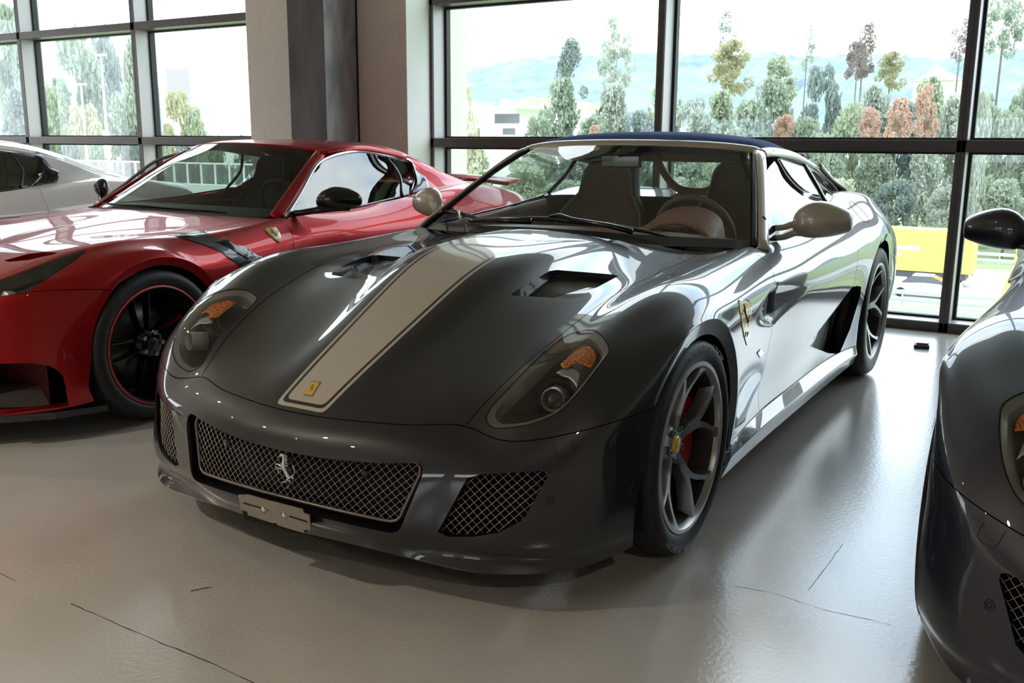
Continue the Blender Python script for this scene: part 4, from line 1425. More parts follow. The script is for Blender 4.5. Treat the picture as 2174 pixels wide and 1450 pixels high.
# --- grille and side ducts ------------------------------------------------
def warp(co, d):
    x, z = co.x, co.z
    k = 1.294*x*x
    if d > 0: return Vector((x, co.y, z*(1-k)+k*0.22+0.11*x*x))
    return Vector((x, co.y, (z-k*0.22-0.11*x*x)/(1-k)))
def uw(x, zz):
    k = 1.294*x*x
    return (zz-k*0.22-0.11*x*x)/(1-k)
half = [(0.43, 0.380), (0.447, 0.377), (0.457, 0.368), (0.460, 0.354), (0.412, 0.244), (0.402, 0.233), (0.386, 0.226), (0.36, 0.2245)]
GR = half+[(-x, z) for x, z in reversed(half)]
DUCT = [(.510, .224), (.537, .213), (.600, .220), (.667, .237), (.722, .274), (.766, .384), (.764, .398), (.752, .404), (.61, .389), (.578, .376)]
pdb = PD[('front_bumper', 0)]
def bump_y(x, z):
    h = BODY.ray_cast(Vector((x, -3, z)), Vector((0, 1, 0)))
    return h[0].y if h[0] else None
fs = carve(pdb['bm'], xz_planes(GR), lambda c: c.y < -0.5 and abs(c.x) < 0.6, warp)
lay = pdb['bm'].faces.layers.int['skin']
go, gi = open_hole(pdb['bm'], fs, 0.085, lambda co: (-0.06*np.sign(co.x), 1.0, 0.0))
dl = {}
for sd in (1, -1):
    fs = carve(pdb['bm'], xz_planes(DUCT, sd), lambda c: c.y < -0.3 and c.x*sd > 0.4)
    dl[sd] = open_hole(pdb['bm'], fs, 0.09, lambda co: (0, 1.0, 0))
def in_poly(P_, x, z):
    c = False; n = len(P_)
    for i in range(n):
        a, b = P_[i], P_[(i+1) % n]
        if (a[1] > z) != (b[1] > z) and x < (b[0]-a[0])*(z-a[1])/(b[1]-a[1])+a[0]: c = not c
    return c
def wires(name, poly, px, pz, yfun, r, parent, ph=0.0):
    """crossed wires clipped to an outline"""
    xs = [p[0] for p in poly]; zs = [p[1] for p in poly]
    x0, x1, z0, z1 = min(xs), max(xs), min(zs), max(zs)
    bm = bmesh.new()
    for s in (1, -1):
        k0 = int((x0-(z1-z0)*px/pz)/px)-2; k1 = int((x1+(z1-z0)*px/pz)/px)+2
        for k in range(k0, k1):
            pts = []; segs = []
            for t in np.linspace(0, 1, 60):
                z = z0+(z1-z0)*t
                x = (k+ph)*px+s*(z-z0)*px/pz
                if in_poly(poly, x, z): pts.append((x, yfun(x, z), z))
                elif pts: segs.append(pts); pts = []
            if pts: segs.append(pts)
            for q in segs:
                if len(q) < 2: continue
                q = [q[0]]+q[1:-1:4]+[q[-1]]
                Vv, Ff = tube_data(q, r, 5)
                vs = [bm.verts.new(tuple(p)) for p in Vv]
                for f in Ff: bm.faces.new([vs[i] for i in f])
    bmesh.ops.recalc_face_normals(bm, faces=bm.faces[:])
    return tag(bm_link(name, bm, wire_m, parent, True), kind='stuff')
GRZ = [(x, uw(x, z)) for x, z in [(0.43*(1-2*t), 0.380) for t in np.linspace(0, 1, 9)]+[(-a, b) for a, b in half[1:]]+[(-0.36*(1-2*t), 0.2245) for t in np.linspace(0, 1, 9)][1:]+[(a, b) for a, b in reversed(half[1:-1])]]
cg = np.mean(GRZ, 0)
GRS = [(cg[0]+(x-cg[0])*0.955, cg[1]+(z-cg[1])*(0.93 if z > cg[1] else 0.76)) for x, z in GRZ]
gy = lambda x, z: (bump_y(x, z) or -0.7)+0.030
grille = tube('grille', [(x, gy(x, z)-0.004, z) for x, z in GRS], 0.0050, grille_frame_m, car, 8, True)
wires('grille_mesh', GRS, 0.0250, 0.0225, gy, 0.0007, grille)
Vb = [(x, -0.66+0.15*x*x, z) for x, z in [(-.52, .19), (.52, .19), (.52, .43), (-.52, .43)]]
mesh('radiator', [(-.5, -.63, .19), (.5, -.63, .19), (.5, -.63, .43), (-.5, -.63, .43)], [(0, 1, 2, 3)], dark_m, grille)
for xs_ in (-0.33, -0.06, 0.2):
    o = lathe('parking_sensor', [(0.0, -0.012), (0.010, -0.012), (0.011, 0.02)], black_gloss, grille, 16, 'y')
    o.location = (xs_+0.08, gy(xs_+0.08, 0.36)-0.004, 0.352)
for sd in (1, -1):
    DS = [(x*sd, z) for x, z in DUCT]
    dg = mesh('side_duct', [(x, -0.5, z) for x, z in [(sd*.47, .17), (sd*.83, .17), (sd*.83, .45), (sd*.47, .45)]], [(0, 1, 2, 3)], dark_m, car)
    wires('duct_mesh', DS, 0.0225, 0.0235, lambda x, z: (bump_y(x, z) or -0.6)+0.016, 0.00075, dg, 0.3)

# --- horse emblem -----------------------------------------------------------
HORSE = [  # tapered limbs traced in the emblem's own plane (zoom pixels, radius)
 [(765, 142, 8), (785, 128, 13), (812, 112, 19), (840, 128, 24), (848, 180, 28), (845, 240, 38), (855, 300, 42), (882, 365, 36), (915, 425, 40), (938, 462, 34)],
 [(790, 84, 4), (800, 108, 9)], [(835, 90, 6), (850, 110, 14)],
 [(855, 118, 12), (896, 135, 3)], [(862, 150, 14), (900, 172, 3)], [(868, 185, 14), (905, 205, 3)], [(868, 220, 14), (908, 240, 3)], [(870, 255, 14), (900, 280, 3)],
 [(815, 280, 18), (740, 238, 9), (724, 290, 7), (720, 326, 9)], [(820, 312, 16), (748, 306, 9), (760, 350, 7), (774, 390, 8)],
 [(905, 468, 28), (882, 505, 14), (850, 506, 9), (812, 514, 9)], [(930, 480, 26), (938, 532, 12), (912, 570, 8), (896, 602, 13)],
 [(950, 430, 16), (985, 408, 11), (1002, 372, 9), (998, 330, 9), (984, 290, 8), (968, 250, 3)], [(986, 300, 7), (992, 262, 2)], [(960, 440, 18), (985, 452, 12), (975, 490, 4)]]
def horse(name, fn, m, parent, rs=1.0, n=7):
    """fn maps emblem pixels to 3D; rs = metres per emblem pixel"""
    bm = bmesh.new()
    for L_ in HORSE:
        sp_ = spline([(a, b, c) for a, b, c in L_], 4) if len(L_) > 2 else np.array(L_, float)
        Vv, Ff = tube_data([fn(a, b) for a, b, c in sp_], [max(c, 2)*rs for a, b, c in sp_], n)
        vs = [bm.verts.new(tuple(p)) for p in Vv]
        for f in Ff: bm.faces.new([vs[i] for i in f])
    bmesh.ops.recalc_face_normals(bm, faces=bm.faces[:])
    return bm_link(name, bm, m, parent, True)
def hfn(a, b):
    p = on((480+a/6.904, 950+b/6.904), 1, -0.790)
    return tuple(p)
hz_ = horse('horse_emblem', hfn, mat('satin_silver', (0.62, 0.60, 0.57), 0.33, 0.9), car, 1/6.904/800)

# --- badges on the skin -------------------------------------------------------
def skin_poly(name, pix, m, parent, off, sd=1, inner=3):
    """flat badge that follows the paint: outline pixels dropped on the body"""
    c = np.mean(pix, 0); n = len(pix); Vv = []; Ff = []
    for q in [1.0, 0.66, 0.33]:
        for p in pix:
            s, nn = surf(c+(np.array(p)-c)*q); Vv.append((np.array(s)+np.array(nn)*off)*np.array([sd, 1, 1]))
    s, nn = surf(c); Vv.append((np.array(s)+np.array(nn)*off)*np.array([sd, 1, 1]))
    for i in range(2):
        for k in range(n): Ff.append((i*n+k, i*n+(k+1) % n, (i+1)*n+(k+1) % n, (i+1)*n+k))
    for k in range(n): Ff.append((2*n+k, 2*n+(k+1) % n, 3*n))
    o = fix_normals(mesh(name, Vv, Ff, m, parent, False))
    md = o.modifiers.new('t', 'SOLIDIFY'); md.thickness = 0.0022; md.offset = 0
    return o
bp_ = [(662.2, 811.0), (682.0, 811.4), (663.2, 842.4), (643.6, 840)]
bd = skin_poly('bonnet_badge', bp_, mat('badge_silver_rim', (0.45, 0.42, 0.36), 0.3, 0.9), car, 0.0012)
cb = np.mean(bp_, 0)
skin_poly('badge_field', [cb+(np.array(p)-cb)*0.86 for p in bp_], yellow_m, bd, 0.0024)
def bfn(a, b):
    u = (a-860)/300.0; v = (b-330)/560.0
    ex = np.array([9.9, 0.1])*1.15; ey = np.array([-9.3, 15.0])*1.25
    p = cb+ex*u+ey*v*0.9-np.array([0.3, 0.8]); s, nn = surf(p); return tuple(s+nn*0.0036)
horse('badge_horse', bfn, black_gloss, bd, 0.000032, 5)
SH = Z(1480, 560, 3.4526, [(300, 268), (318, 255), (345, 243), (365, 248), (382, 268), (392, 310), (398, 370), (397, 450), (385, 530), (362, 598), (342, 530), (325, 440), (312, 350)])
for sd in (1, -1):
    sh = skin_poly('fender_shield', SH, yellow_m, car, 0.0015, sd)
    if sd == 1:
        csh = np.mean(SH, 0)
        skin_poly('shield_band', Z(1480, 560, 3.4526, [(302, 270), (318, 256), (345, 244), (365, 249), (381, 268), (378, 275), (345, 262), (308, 278)]), mat('shield_red_band', (0.35, 0.03, 0.03), 0.3, 0, 0.8), sh, 0.003)
        def sfn(a, b):
            p = (1480+(350+(a-860)*0.16+(b-330)*0.035)/3.4526, 560+(372+(b-330)*0.34)/3.4526)
            s, nn = surf(p); return tuple(s+nn*0.0038)
        horse('shield_horse', sfn, black_gloss, sh, 0.00006, 5)
        for q in ([(346, 505), (352, 500), (352, 512), (345, 520), (352, 526), (345, 533)], [(362, 500), (362, 533)], [(362, 502), (376, 500)], [(362, 515), (373, 514)]):
            pts = []
            for a, b in q:
                s, nn = surf((1480+a/3.4526, 560+b/3.4526)); pts.append(s+nn*0.0030)
            tube('shield_letters', pts, 0.0016, black_gloss, sh, 5)
    mk = skin_poly('side_marker', [(1607, 750), (1613.5, 741), (1620, 749), (1613.5, 760)], orange_m, car, 0.0022, sd)

def line(name, pix, r, m, parent, off=0.0, sd=1, closed=False, n=6, dense=6):
    q = spline(pix, dense, closed)
    pts = []
    for p in q:
        try:
            s, nn = surf(p)
        except ValueError:
            continue
        pts.append((s+nn*off)*np.array([sd, 1, 1]))
    return tube(name, pts, r, m, parent, n, closed)
fl = [(1803, 428), (1812, 430), (1832, 448), (1844, 466), (1843, 472), (1836, 471), (1822, 458), (1808, 440)]
line('fuel_flap_joint', fl, 0.0012, seam_m, car, 0.0, 1, True)
for sd in (1, -1):
    line('tow_cover_joint', Z(850, 850, 2.8987, [(942, 250), (948, 300), (960, 335), (975, 350), (1030, 340), (1060, 330), (1066, 300), (1055, 245)]), 0.0009, seam_m, car, 0.0, sd)
    sc, sn = surf((1168, 1062))
    for rr, nm in ((0.0115, 'park_sensor_ring'), (0.0055, 'park_sensor_eye')):
        ps = []
        t1 = np.cross(sn, [0, 0, 1.0]); t1 /= np.linalg.norm(t1); t2 = np.cross(sn, t1)
        for k in range(20):
            a = 2*math.pi*k/20
            ps.append((sc+(t1*math.cos(a)+t2*math.sin(a))*rr+sn*0.0004)*np.array([sd, 1, 1]))
        tube(nm, ps, 0.0010, seam_m, car, 5, True)

# --- plate carrier -------------------------------------------------------------
PL = Z(480, 950, 6.904, [(178, 692), (285, 695), (300, 685), (600, 770), (1120, 905), (1135, 960), (1220, 992), (1236, 1218), (1152, 1205), (1130, 1255), (752, 1138), (742, 1112), (702, 1102), (690, 1112), (322, 992), (308, 942), (212, 905)])
PYZ = -0.842
bm = bmesh.new()
vs = [bm.verts.new(tuple(on(p, 1, PYZ))) for p in PL]
f = bm.faces.new(vs)
ex = bmesh.ops.extrude_face_region(bm, geom=[f])
bmesh.ops.translate(bm, vec=(0, 0.003, 0), verts=[v for v in ex['geom'] if isinstance(v, bmesh.types.BMVert)])
bmesh.ops.recalc_face_normals(bm, faces=bm.faces[:])
plate = bm_link('plate_carrier', bm, noisy(mat('beige_grey_plate', rough=0.45, metal=0.2), 50, (0.24, 0.205, 0.16), (0.27, 0.23, 0.18), 3), car)
for a in ([(248, 800), (520, 880), (520, 898), (248, 822)], [(925, 995), (1195, 1080), (1195, 1105), (925, 1018)], [(602, 905), (622, 911), (622, 930), (602, 924)], [(805, 955), (822, 960), (822, 990), (805, 985)]):
    Vv = [tuple(on(p, 1, PYZ-0.0008)) for p in Z(480, 950, 6.904, a)]
    mesh('plate_slot', Vv, [(0, 1, 2, 3)], seam_m, plate)
for a in ((555, 905), (855, 988)):
    p = on((480+a[0]/6.904, 950+a[1]/6.904), 1, PYZ)
    o = lathe('plate_bolt', [(0.0, -0.006), (0.004, -0.006), (0.0075, -0.004), (0.0085, 0.0)], chrome_m, plate, 14, 'y'); o.location = tuple(p)
box('plate_bracket', (-0.10, PYZ+0.003, 0.17), (0.12, -0.79, 0.21), dark_m, plate)

# --- windscreen, frame, roof -----------------------------------------------------
WS = [[(.795, 1.010, .850), (.70, .935, .852), (.40, .800, .862), (0, .735, .872)],
      [(.725, 1.215, .978), (.64, 1.150, .985), (.36, 1.050, 1.000), (0, 1.00, 1.008)],
      [(.652, 1.425, 1.105), (.575, 1.37, 1.113), (.32, 1.29, 1.128), (0, 1.255, 1.135)],
      [(.583, 1.625, 1.208), (.510, 1.590, 1.222), (.28, 1.53, 1.236), (0, 1.505, 1.241)]]
WSF = [[(-x, y, z) for x, y, z in r]+[(x, y, z) for x, y, z in reversed(r[:-1])] for r in WS]
ws = patch('windscreen', WSF, 8, 8, screen_m, car)
WT = BVHTree.FromPolygons([tuple(v.co) for v in ws.data.vertices], [tuple(p.vertices) for p in ws.data.polygons])
# black printed border of the glass
def band(rows, q0, q1):
    return rows
wsg = patch_grid(WSF, 8, 8)
def ws_pt(u, v, off):
    """u 0..1 bottom-top, v 0..1 across"""
    a = u*(wsg.shape[0]-1); b = v*(wsg.shape[1]-1)
    i, j = min(int(a), wsg.shape[0]-2), min(int(b), wsg.shape[1]-2)
    fu, fv = a-i, b-j
    p = wsg[i, j]*(1-fu)*(1-fv)+wsg[i+1, j]*fu*(1-fv)+wsg[i, j+1]*(1-fu)*fv+wsg[i+1, j+1]*fu*fv
    n = np.cross(wsg[i, j+1]-wsg[i, j], wsg[i+1, j]-wsg[i, j]); n /= np.linalg.norm(n)
    return p-n*off if n[1] > 0 else p+n*off*1.0
Vv, Ff = [], []
prm = [(t, 0, 0, 1) for t in np.linspace(0, 1, 24)]
ring_o, ring_i = [], []
for v in np.linspace(0, 1, 41): ring_o.append((0, v)); ring_i.append((0.075, 0.035+v*0.93))
for u in np.linspace(0, 1, 21)[1:]: ring_o.append((u, 1)); ring_i.append((0.075+u*0.905, 0.965))
for v in np.linspace(1, 0, 41)[1:]: ring_o.append((1, v)); ring_i.append((0.98, 0.035+v*0.93))
for u in np.linspace(1, 0, 21)[1:-1]: ring_o.append((u, 0)); ring_i.append((0.075+u*0.905, 0.035))
n = len(ring_o)
for a in ring_o: Vv.append(ws_pt(*a, -0.003))
for a in ring_i: Vv.append(ws_pt(*a, -0.003))
for k in range(n): Ff.append((k, (k+1) % n, n+(k+1) % n, n+k))
mesh('windscreen_border', Vv, Ff, mat('black_ceramic_border', (0.012, 0.011, 0.011), 0.5), ws)
def edge_line(nm, pts, r, m, par):
    return tube(nm, pts, r, m, par, 8)
def sweep(name, path, prof, m, parent, upv=(0, -0.5, 1)):
    """sweep a closed (a, b) profile along a path; a across, b along the mean outward normal"""
    Pth = [Vector(p) for p in path]; rows = []
    for i, p in enumerate(Pth):
        t = (Pth[min(i+1, len(Pth)-1)]-Pth[max(i-1, 0)]).normalized()
        u = upv(p) if callable(upv) else Vector(upv)
        u = (Vector(u)-t*Vector(u).dot(t)).normalized(); s = t.cross(u)
        rows.append([p+s*a+u*b for a, b in prof])
    Vv = [q for r in rows for q in r]; n = len(prof); Ff = []
    for i in range(len(rows)-1):
        for k in range(n): Ff.append((i*n+k, i*n+(k+1) % n, (i+1)*n+(k+1) % n, (i+1)*n+k))
    Ff += [tuple(range(n-1, -1, -1)), tuple((len(rows)-1)*n+k for k in range(n))]
    return fix_normals(mesh(name, Vv, Ff, m, parent, True))
def oval(a, b, n=14):
    return [(a*math.cos(2*math.pi*k/n), b*math.sin(2*math.pi*k/n)) for k in range(n)]
hf = [(.835, 1.01, .845), (.755, 1.235, .985), (.682, 1.44, 1.113), (.632, 1.575, 1.190), (.600, 1.640, 1.214), (.545, 1.630, 1.226), (.40, 1.580, 1.240), (.2, 1.540, 1.247), (0, 1.527, 1.249)]
path = spline(hf+[(-x, y, z) for x, y, z in reversed(hf[:-1])], 5)
frame = sweep('windscreen_frame', path, oval(0.024, 0.012), champ_m, car, lambda p: Vector((p.x*0.9, -0.55, 0.8)))
for sd in (1, -1):
    edge_line('windscreen_seal', [mirror_p((x+.004, y-.004, z+.006), sd) for x, y, z in spline([r[0] for r in WS], 5)], 0.011, rubber_m, ws)
RF = [[(.585, 1.665, 1.220), (.50, 1.645, 1.240), (.28, 1.570, 1.258), (0, 1.548, 1.263)],
      [(.605, 1.75, 1.232), (.52, 1.74, 1.264), (.28, 1.69, 1.290), (0, 1.67, 1.297)],
      [(.612, 2.00, 1.222), (.52, 2.00, 1.264), (.28, 2.00, 1.295), (0, 2.00, 1.303)],
      [(.610, 2.30, 1.180), (.52, 2.32, 1.220), (.28, 2.34, 1.250), (0, 2.345, 1.257)],
      [(.600, 2.45, 1.145), (.50, 2.47, 1.180), (.28, 2.50, 1.205), (0, 2.51, 1.210)]]
RFF = [[(-x, y, z) for x, y, z in r]+[(x, y, z) for x, y, z in reversed(r[:-1])] for r in RF]
roof = patch('soft_top', RFF, 6, 8, fabric_blue, car, 0.012)
rg = [(.06, 2.55, 1.20), (.30, 2.54, 1.195), (.50, 2.51, 1.172)]
for sd in (1, -1):
    rl = [(.612, 1.63, 1.205), (.632, 1.72, 1.212), (.642, 1.90, 1.206), (.643, 2.10, 1.190), (.638, 2.32, 1.160), (.632, 2.52, 1.132), (.638, 2.68, 1.092), (.665, 2.80, 1.035), (.700, 2.88, .965)]
    sweep('roof_rail', [mirror_p(p, sd) for p in spline(rl, 4)], oval(0.028, 0.017), champ_m, car, lambda p: Vector((p.x, 0, 0.9)))
    # side window, seal, quarter pillar
    sg = [[(.803, 1.06, .866), (.799, 1.35, .880), (.799, 1.80, .913), (.790, 2.16, .956)],
          [(.760, 1.20, .955), (.735, 1.45, 1.02), (.715, 1.83, 1.060), (.705, 2.22, 1.065)],
          [(.698, 1.40, 1.078), (.668, 1.58, 1.145), (.648, 1.86, 1.188), (.644, 2.24, 1.158)]]
    sgm = [[mirror_p(p, sd) for p in r] for r in sg]
    patch('side_window', sgm, 5, 5, sideglass_m, car)
    tube('window_seal', [mirror_p(p, sd) for p in spline([(.803, 1.06, .864), (.800, 1.35, .879), (.800, 1.80, .912), (.791, 2.16, .955)], 4)], 0.006, black_gloss, car)
    bpil = [(.640, 2.26, 1.160), (.705, 2.26, 1.068), (.788, 2.20, .960)]
    sweep('window_pillar', [mirror_p(p, sd) for p in spline(bpil, 5)], oval(0.020, 0.010, 10), black_gloss, car, lambda p: Vector((p.x, 0, 0.5)))
    q = [[(.655, 2.28, 1.150), (.645, 2.55, 1.115), (.665, 2.72, 1.05)], [(.715, 2.28, 1.065), (.690, 2.50, 1.05), (.680, 2.70, 1.02)], [(.785, 2.24, .965), (.765, 2.42, .985), (.715, 2.66, 1.0)]]
    patch('quarter_window', [[mirror_p(p, sd) for p in r] for r in q], 4, 4, sideglass_m, car)
    bt = [[(.655, 2.50, 1.140), (.640, 2.62, 1.125), (.57, 2.70, 1.09)], [(.690, 2.76, 1.045), (.66, 2.86, 1.02), (.58, 2.90, 1.015)], [(.740, 2.86, .985), (.70, 2.98, .975), (.60, 3.02, .985)]]
    patch('buttress', [[mirror_p(p, sd) for p in r] for r in bt], 5, 5, champ_m, car, 0.02, flip=(sd < 0))
rw = [[(-.46, 2.50, 1.17), (-.25, 2.53, 1.195), (0, 2.54, 1.205), (.25, 2.53, 1.195), (.46, 2.50, 1.17)], [(-.50, 2.62, .99), (-.25, 2.65, .995), (0, 2.66, .995), (.25, 2.65, .995), (.50, 2.62, .99)]]
patch('rear_window', rw, 4, 4, sideglass_m, car)

# cowl and wipers
cw = [[(-.66, 1.07, .822), (-.47, .94, .838), (-.2, .74, .872), (0, .72, .88), (.2, .74, .872), (.47, .94, .838), (.66, 1.07, .822)],
      [(-.80, 1.05, .842), (-.5, .89, .848), (-.2, .80, .855), (0, .78, .858), (.2, .80, .855), (.5, .89, .848), (.80, 1.05, .842)]]
patch('cowl', cw, 4, 6, rubber_m, car)
def wpt(p, off):
    h = WT.ray_cast(Vector(CAMC), Vector(ray(p)))
    if h[0] is None:
        return on(p, 1, 0.80)
    return np.array(h[0])+np.array(h[1])*(off if h[1][1] < 0 else -off)
wp1 = tube('wiper', [wpt(p, 0.022) for p in Z(850, 270, 2.7175, [(545, 545), (700, 550), (880, 556), (1000, 570), (1200, 592), (1400, 625), (1548, 662)])], [0.006, 0.008, 0.011, 0.012, 0.011, 0.008, 0.003], rubber_m, car)
tube('wiper_arm', [wpt(p, 0.035) for p in Z(850, 270, 2.7175, [(870, 556), (930, 548), (1000, 575), (1200, 610), (1340, 645)])], [0.006, 0.007, 0.009, 0.011, 0.012], black_gloss, wp1)
wp2 = tube('wiper', [wpt(p, 0.022) for p in Z(860, 400, 5.435, [(315, 335), (450, 318), (600, 322), (760, 362), (945, 430)])], [0.004, 0.008, 0.011, 0.009, 0.003], rubber_m, car)
tube('wiper_arm', [wpt(p, 0.035) for p in Z(860, 400, 5.435, [(600, 325), (660, 345), (672, 440), (800, 450), (1100, 448), (1480, 460)])], [0.005, 0.006, 0.006, 0.009, 0.011, 0.013], black_gloss, wp2)

# --- mirrors ------------------------------------------------------------------------
def door_mirror(sd, m):
    # shell: lofted sections from the root outwards
    secs = [(.872, 1.268, .930, .014, .030), (.892, 1.278, .937, .034, .056), (.925, 1.292, .946, .054, .074), (.970, 1.31, .950, .064, .078), (1.02, 1.325, .948, .062, .068), (1.058, 1.335, .945, .052, .054), (1.084, 1.342, .942, .040, .042), (1.094, 1.345, .941, .030, .034)]
    nn_ = 22; rows = []
    for x, y, z, dy, dz in secs:
        r = []
        for k in range(nn_):
            a = 2*math.pi*k/nn_
            c, s = math.cos(a), math.sin(a)
            yy = -dy*abs(c)**0.85*1.15 if c > 0 else dy*0.45*abs(c)**0.5
            r.append((x*sd, y+yy, z+dz*np.sign(s)*abs(s)**0.9))
        rows.append(r)
    Vv = [q for r in rows for q in r]; Ff = []
    for i in range(len(rows)-1):
        for k in range(nn_): Ff.append((i*nn_+k, i*nn_+(k+1) % nn_, (i+1)*nn_+(k+1) % nn_, (i+1)*nn_+k))
    Ff += [tuple(range(nn_-1, -1, -1)), tuple((len(rows)-1)*nn_+k for k in range(nn_))]
    o = fix_normals(mesh('door_mirror', Vv, Ff, m, car, True))
    md = o.modifiers.new('s', 'SUBSURF'); md.levels = 1; md.render_levels = 1
    for z0, z1 in ((.912, .950), (.872, .915)):
        tube('mirror_stalk', [mirror_p(p, sd) for p in spline([(.812, 1.225, z0), (.845, 1.245, z0+.004), (.885, 1.265, (z0+z1)/2), (.94, 1.285, z1-.01)], 4)], [0.013]*5+[0.014]*4+[0.018]*4, m, o, 10)
    mesh('mirror_foot', [mirror_p(p, sd) for p in [(.808, 1.06, .862), (.803, 1.30, .862), (.800, 1.30, .90), (.775, 1.17, .965), (.822, 1.08, .858), (.822, 1.28, .858), (.815, 1.27, .91), (.790, 1.17, .955)]], [(0, 1, 2, 3), (4, 5, 6, 7), (0, 1, 5, 4), (1, 2, 6, 5), (2, 3, 7, 6), (3, 0, 4, 7)], black_gloss, o)
    return o
for sd in (1, -1): door_mirror(sd, champ_m)

# --- side intake ahead of the rear wheel ------------------------------------------------
IN = Z(1480, 560, 3.4526, [(1138, 170), (1170, 162), (1203, 168), (1196, 235), (1120, 480), (1042, 662), (960, 655), (815, 600), (820, 585)])
INH = hull(IN)
for sd in (1, -1):
    for pn in ('door', 'rear_quarter'):
        pd = PD[(pn, sd)]
        fs = carve(pd['bm'], px_planes(INH, sd), lambda c: c.x*sd > 0.8 and 1.3 < c.y < 2.7 and c.z > 0.24)
        if fs: open_hole(pd['bm'], fs, 0.03, lambda co: (-sd, 0, 0))
    W0 = [np.array(surf(p)[0]) for p in INH]
    c0 = np.mean(W0, 0)
    ramp = []
    for p in W0:
        t = np.clip((p[1]-1.72)/0.45, 0, 1)
        ramp.append(mirror_p((p[0]-0.012-0.06*t, p[1], p[2]), sd))
    ctr = np.mean(ramp, 0)
    nr = len(ramp)
    it = mesh('side_intake', ramp+[tuple(ctr)], [(k, (k+1) % nr, nr) for k in range(nr)], paint_navy, car, False)
    mp_ = Z(1480, 560, 3.4526, [(1118, 230), (1192, 195), (1186, 250), (1080, 520), (965, 545), (1005, 440)])
    mm = [np.array(surf(p)[0]) for p in mp_]
    mm = [mirror_p((p[0]-0.010-0.055*np.clip((p[1]-1.72)/0.45, 0, 1), p[1], p[2]), sd) for p in mm]
    gm = mat('black_honeycomb_mesh', (0.012, 0.012, 0.013), 0.5)
    if 'hex' not in MATS:
        t, b = nodes_of(gm)
        vr = t.nodes.new('ShaderNodeTexVoronoi'); vr.inputs['Scale'].default_value = 110; vr.feature = 'DISTANCE_TO_EDGE'; vr.inputs['Randomness'].default_value = 0.15
        rr = t.nodes.new('ShaderNodeValToRGB'); rr.color_ramp.elements[0].color = (0.05, 0.05, 0.055, 1); rr.color_ramp.elements[1].color = (0.002, 0.002, 0.002, 1); rr.color_ramp.elements[0].position = 0.08; rr.color_ramp.elements[1].position = 0.12
        tcn = t.nodes.new('ShaderNodeTexCoord')
        t.links.new(tcn.outputs['Object'], vr.inputs['Vector']); t.links.new(vr.outputs['Distance'], rr.inputs['Fac']); t.links.new(rr.outputs['Color'], b.inputs['Base Color'])
        MATS['hex'] = gm
    mesh('intake_mesh', mm, [tuple(range(len(mm)))], gm, it)

# --- panels -----------------------------------------------------------------------------
for (pn, sd), pd in PD.items():
    finish_panel(pn, pd, bonnet_m if pn == 'bonnet' else paint_navy, car)

# --- wheels, arches, underside -------------------------------------------------------------
def liner(sd, cy, cz, R, parent, y0=-20, y1=200):
    Vv, Ff = [], []
    n = 28
    for k in range(n+1):
        a = math.radians(-25+230*k/n)
        for x in (0.55, 0.935):
            Vv.append((x*sd, cy+R*math.cos(a), max(0.11, cz+R*math.sin(a))))
    for k in range(n): Ff.append((2*k, 2*k+1, 2*k+3, 2*k+2))
    b = len(Vv); Vv.append((0.55*sd, cy, cz))
    for k in range(n): Ff.append((2*k, 2*k+2, b))
    return mesh('wheel_arch_liner', Vv, Ff, dark_m, parent, True)
for sd in (1, -1):
    make_wheel(car, (sd*0.945, 0.0, 0.338), 0.338, 0.262, 0.285, 'y', rim_grey, sd, spin=0.262, lettering='MICHELIN   PILOT SPORT')
    make_wheel(car, (sd*0.957, 2.765, 0.358), 0.358, 0.262, 0.32, 'y', rim_grey, sd, spin=0.1)
    liner(sd, .015, .33, .372, car)
    liner(sd, 2.765, .36, .405, car)
bm = bmesh.new()
add_box(bm, (-0.56, -0.70, 0.125), (0.56, 3.40, 0.15))
add_box(bm, (-0.88, 0.42, 0.125), (0.88, 2.34, 0.15))
bm_link('underbody', bm, dark_m, car)

# --- cabin -----------------------------------------------------------------------------------
bm = bmesh.new()
add_box(bm, (-0.78, 0.9, 0.16), (0.78, 2.45, 0.2))
for s in (1, -1):
    add_box(bm, (s*0.76, 0.9, 0.16), (s*0.80, 2.45, 0.84), 0.01)
add_box(bm, (-0.12, 0.95, 0.2), (0.12, 2.4, 0.52), 0.04)
bm_link('cabin_tub', bm, leather_dark, car)
ds = [[(-.74, 1.02, .835), (-.4, .90, .850), (0, .84, .858), (.4, .90, .850), (.74, 1.02, .835)],
      [(-.74, 1.20, .845), (-.4, 1.15, .865), (0, 1.13, .870), (.4, 1.15, .868), (.74, 1.20, .845)],
      [(-.74, 1.36, .825), (-.4, 1.35, .845), (0, 1.34, .85), (.4, 1.35, .845), (.74, 1.36, .825)],
      [(-.74, 1.42, .70), (-.4, 1.44, .70), (0, 1.40, .70), (.4, 1.44, .70), (.74, 1.42, .70)],
      [(-.74, 1.38, .45), (-.4, 1.38, .45), (0, 1.36, .45), (.4, 1.38, .45), (.74, 1.38, .45)]]
patch('dashboard', ds, 5, 6, leather_m, car, 0.01)
bn = []
for t, dy in ((0.0, 0.0), (0.5, 0.06), (1.0, 0.13)):
    row = []
    for x, z in ((.10, .850), (.18, .885), (.26, .945), (.34, .972), (.42, .975), (.49, .955), (.535, .915), (.552, .845)):
        row.append((x, 1.22+dy*1.3, z*(1-t*0.0)+(-0.01 if t == 0 else 0)-(0.05*(1-t) if z > .86 else 0)))
    bn.append(row)
patch('instrument_binnacle', bn, 5, 5, leather_m, car, 0.015)
sw = empty('steering_wheel', (.37, 1.50, .850), 0, car)
sw.rotation_euler = (math.radians(24), 0, 0)
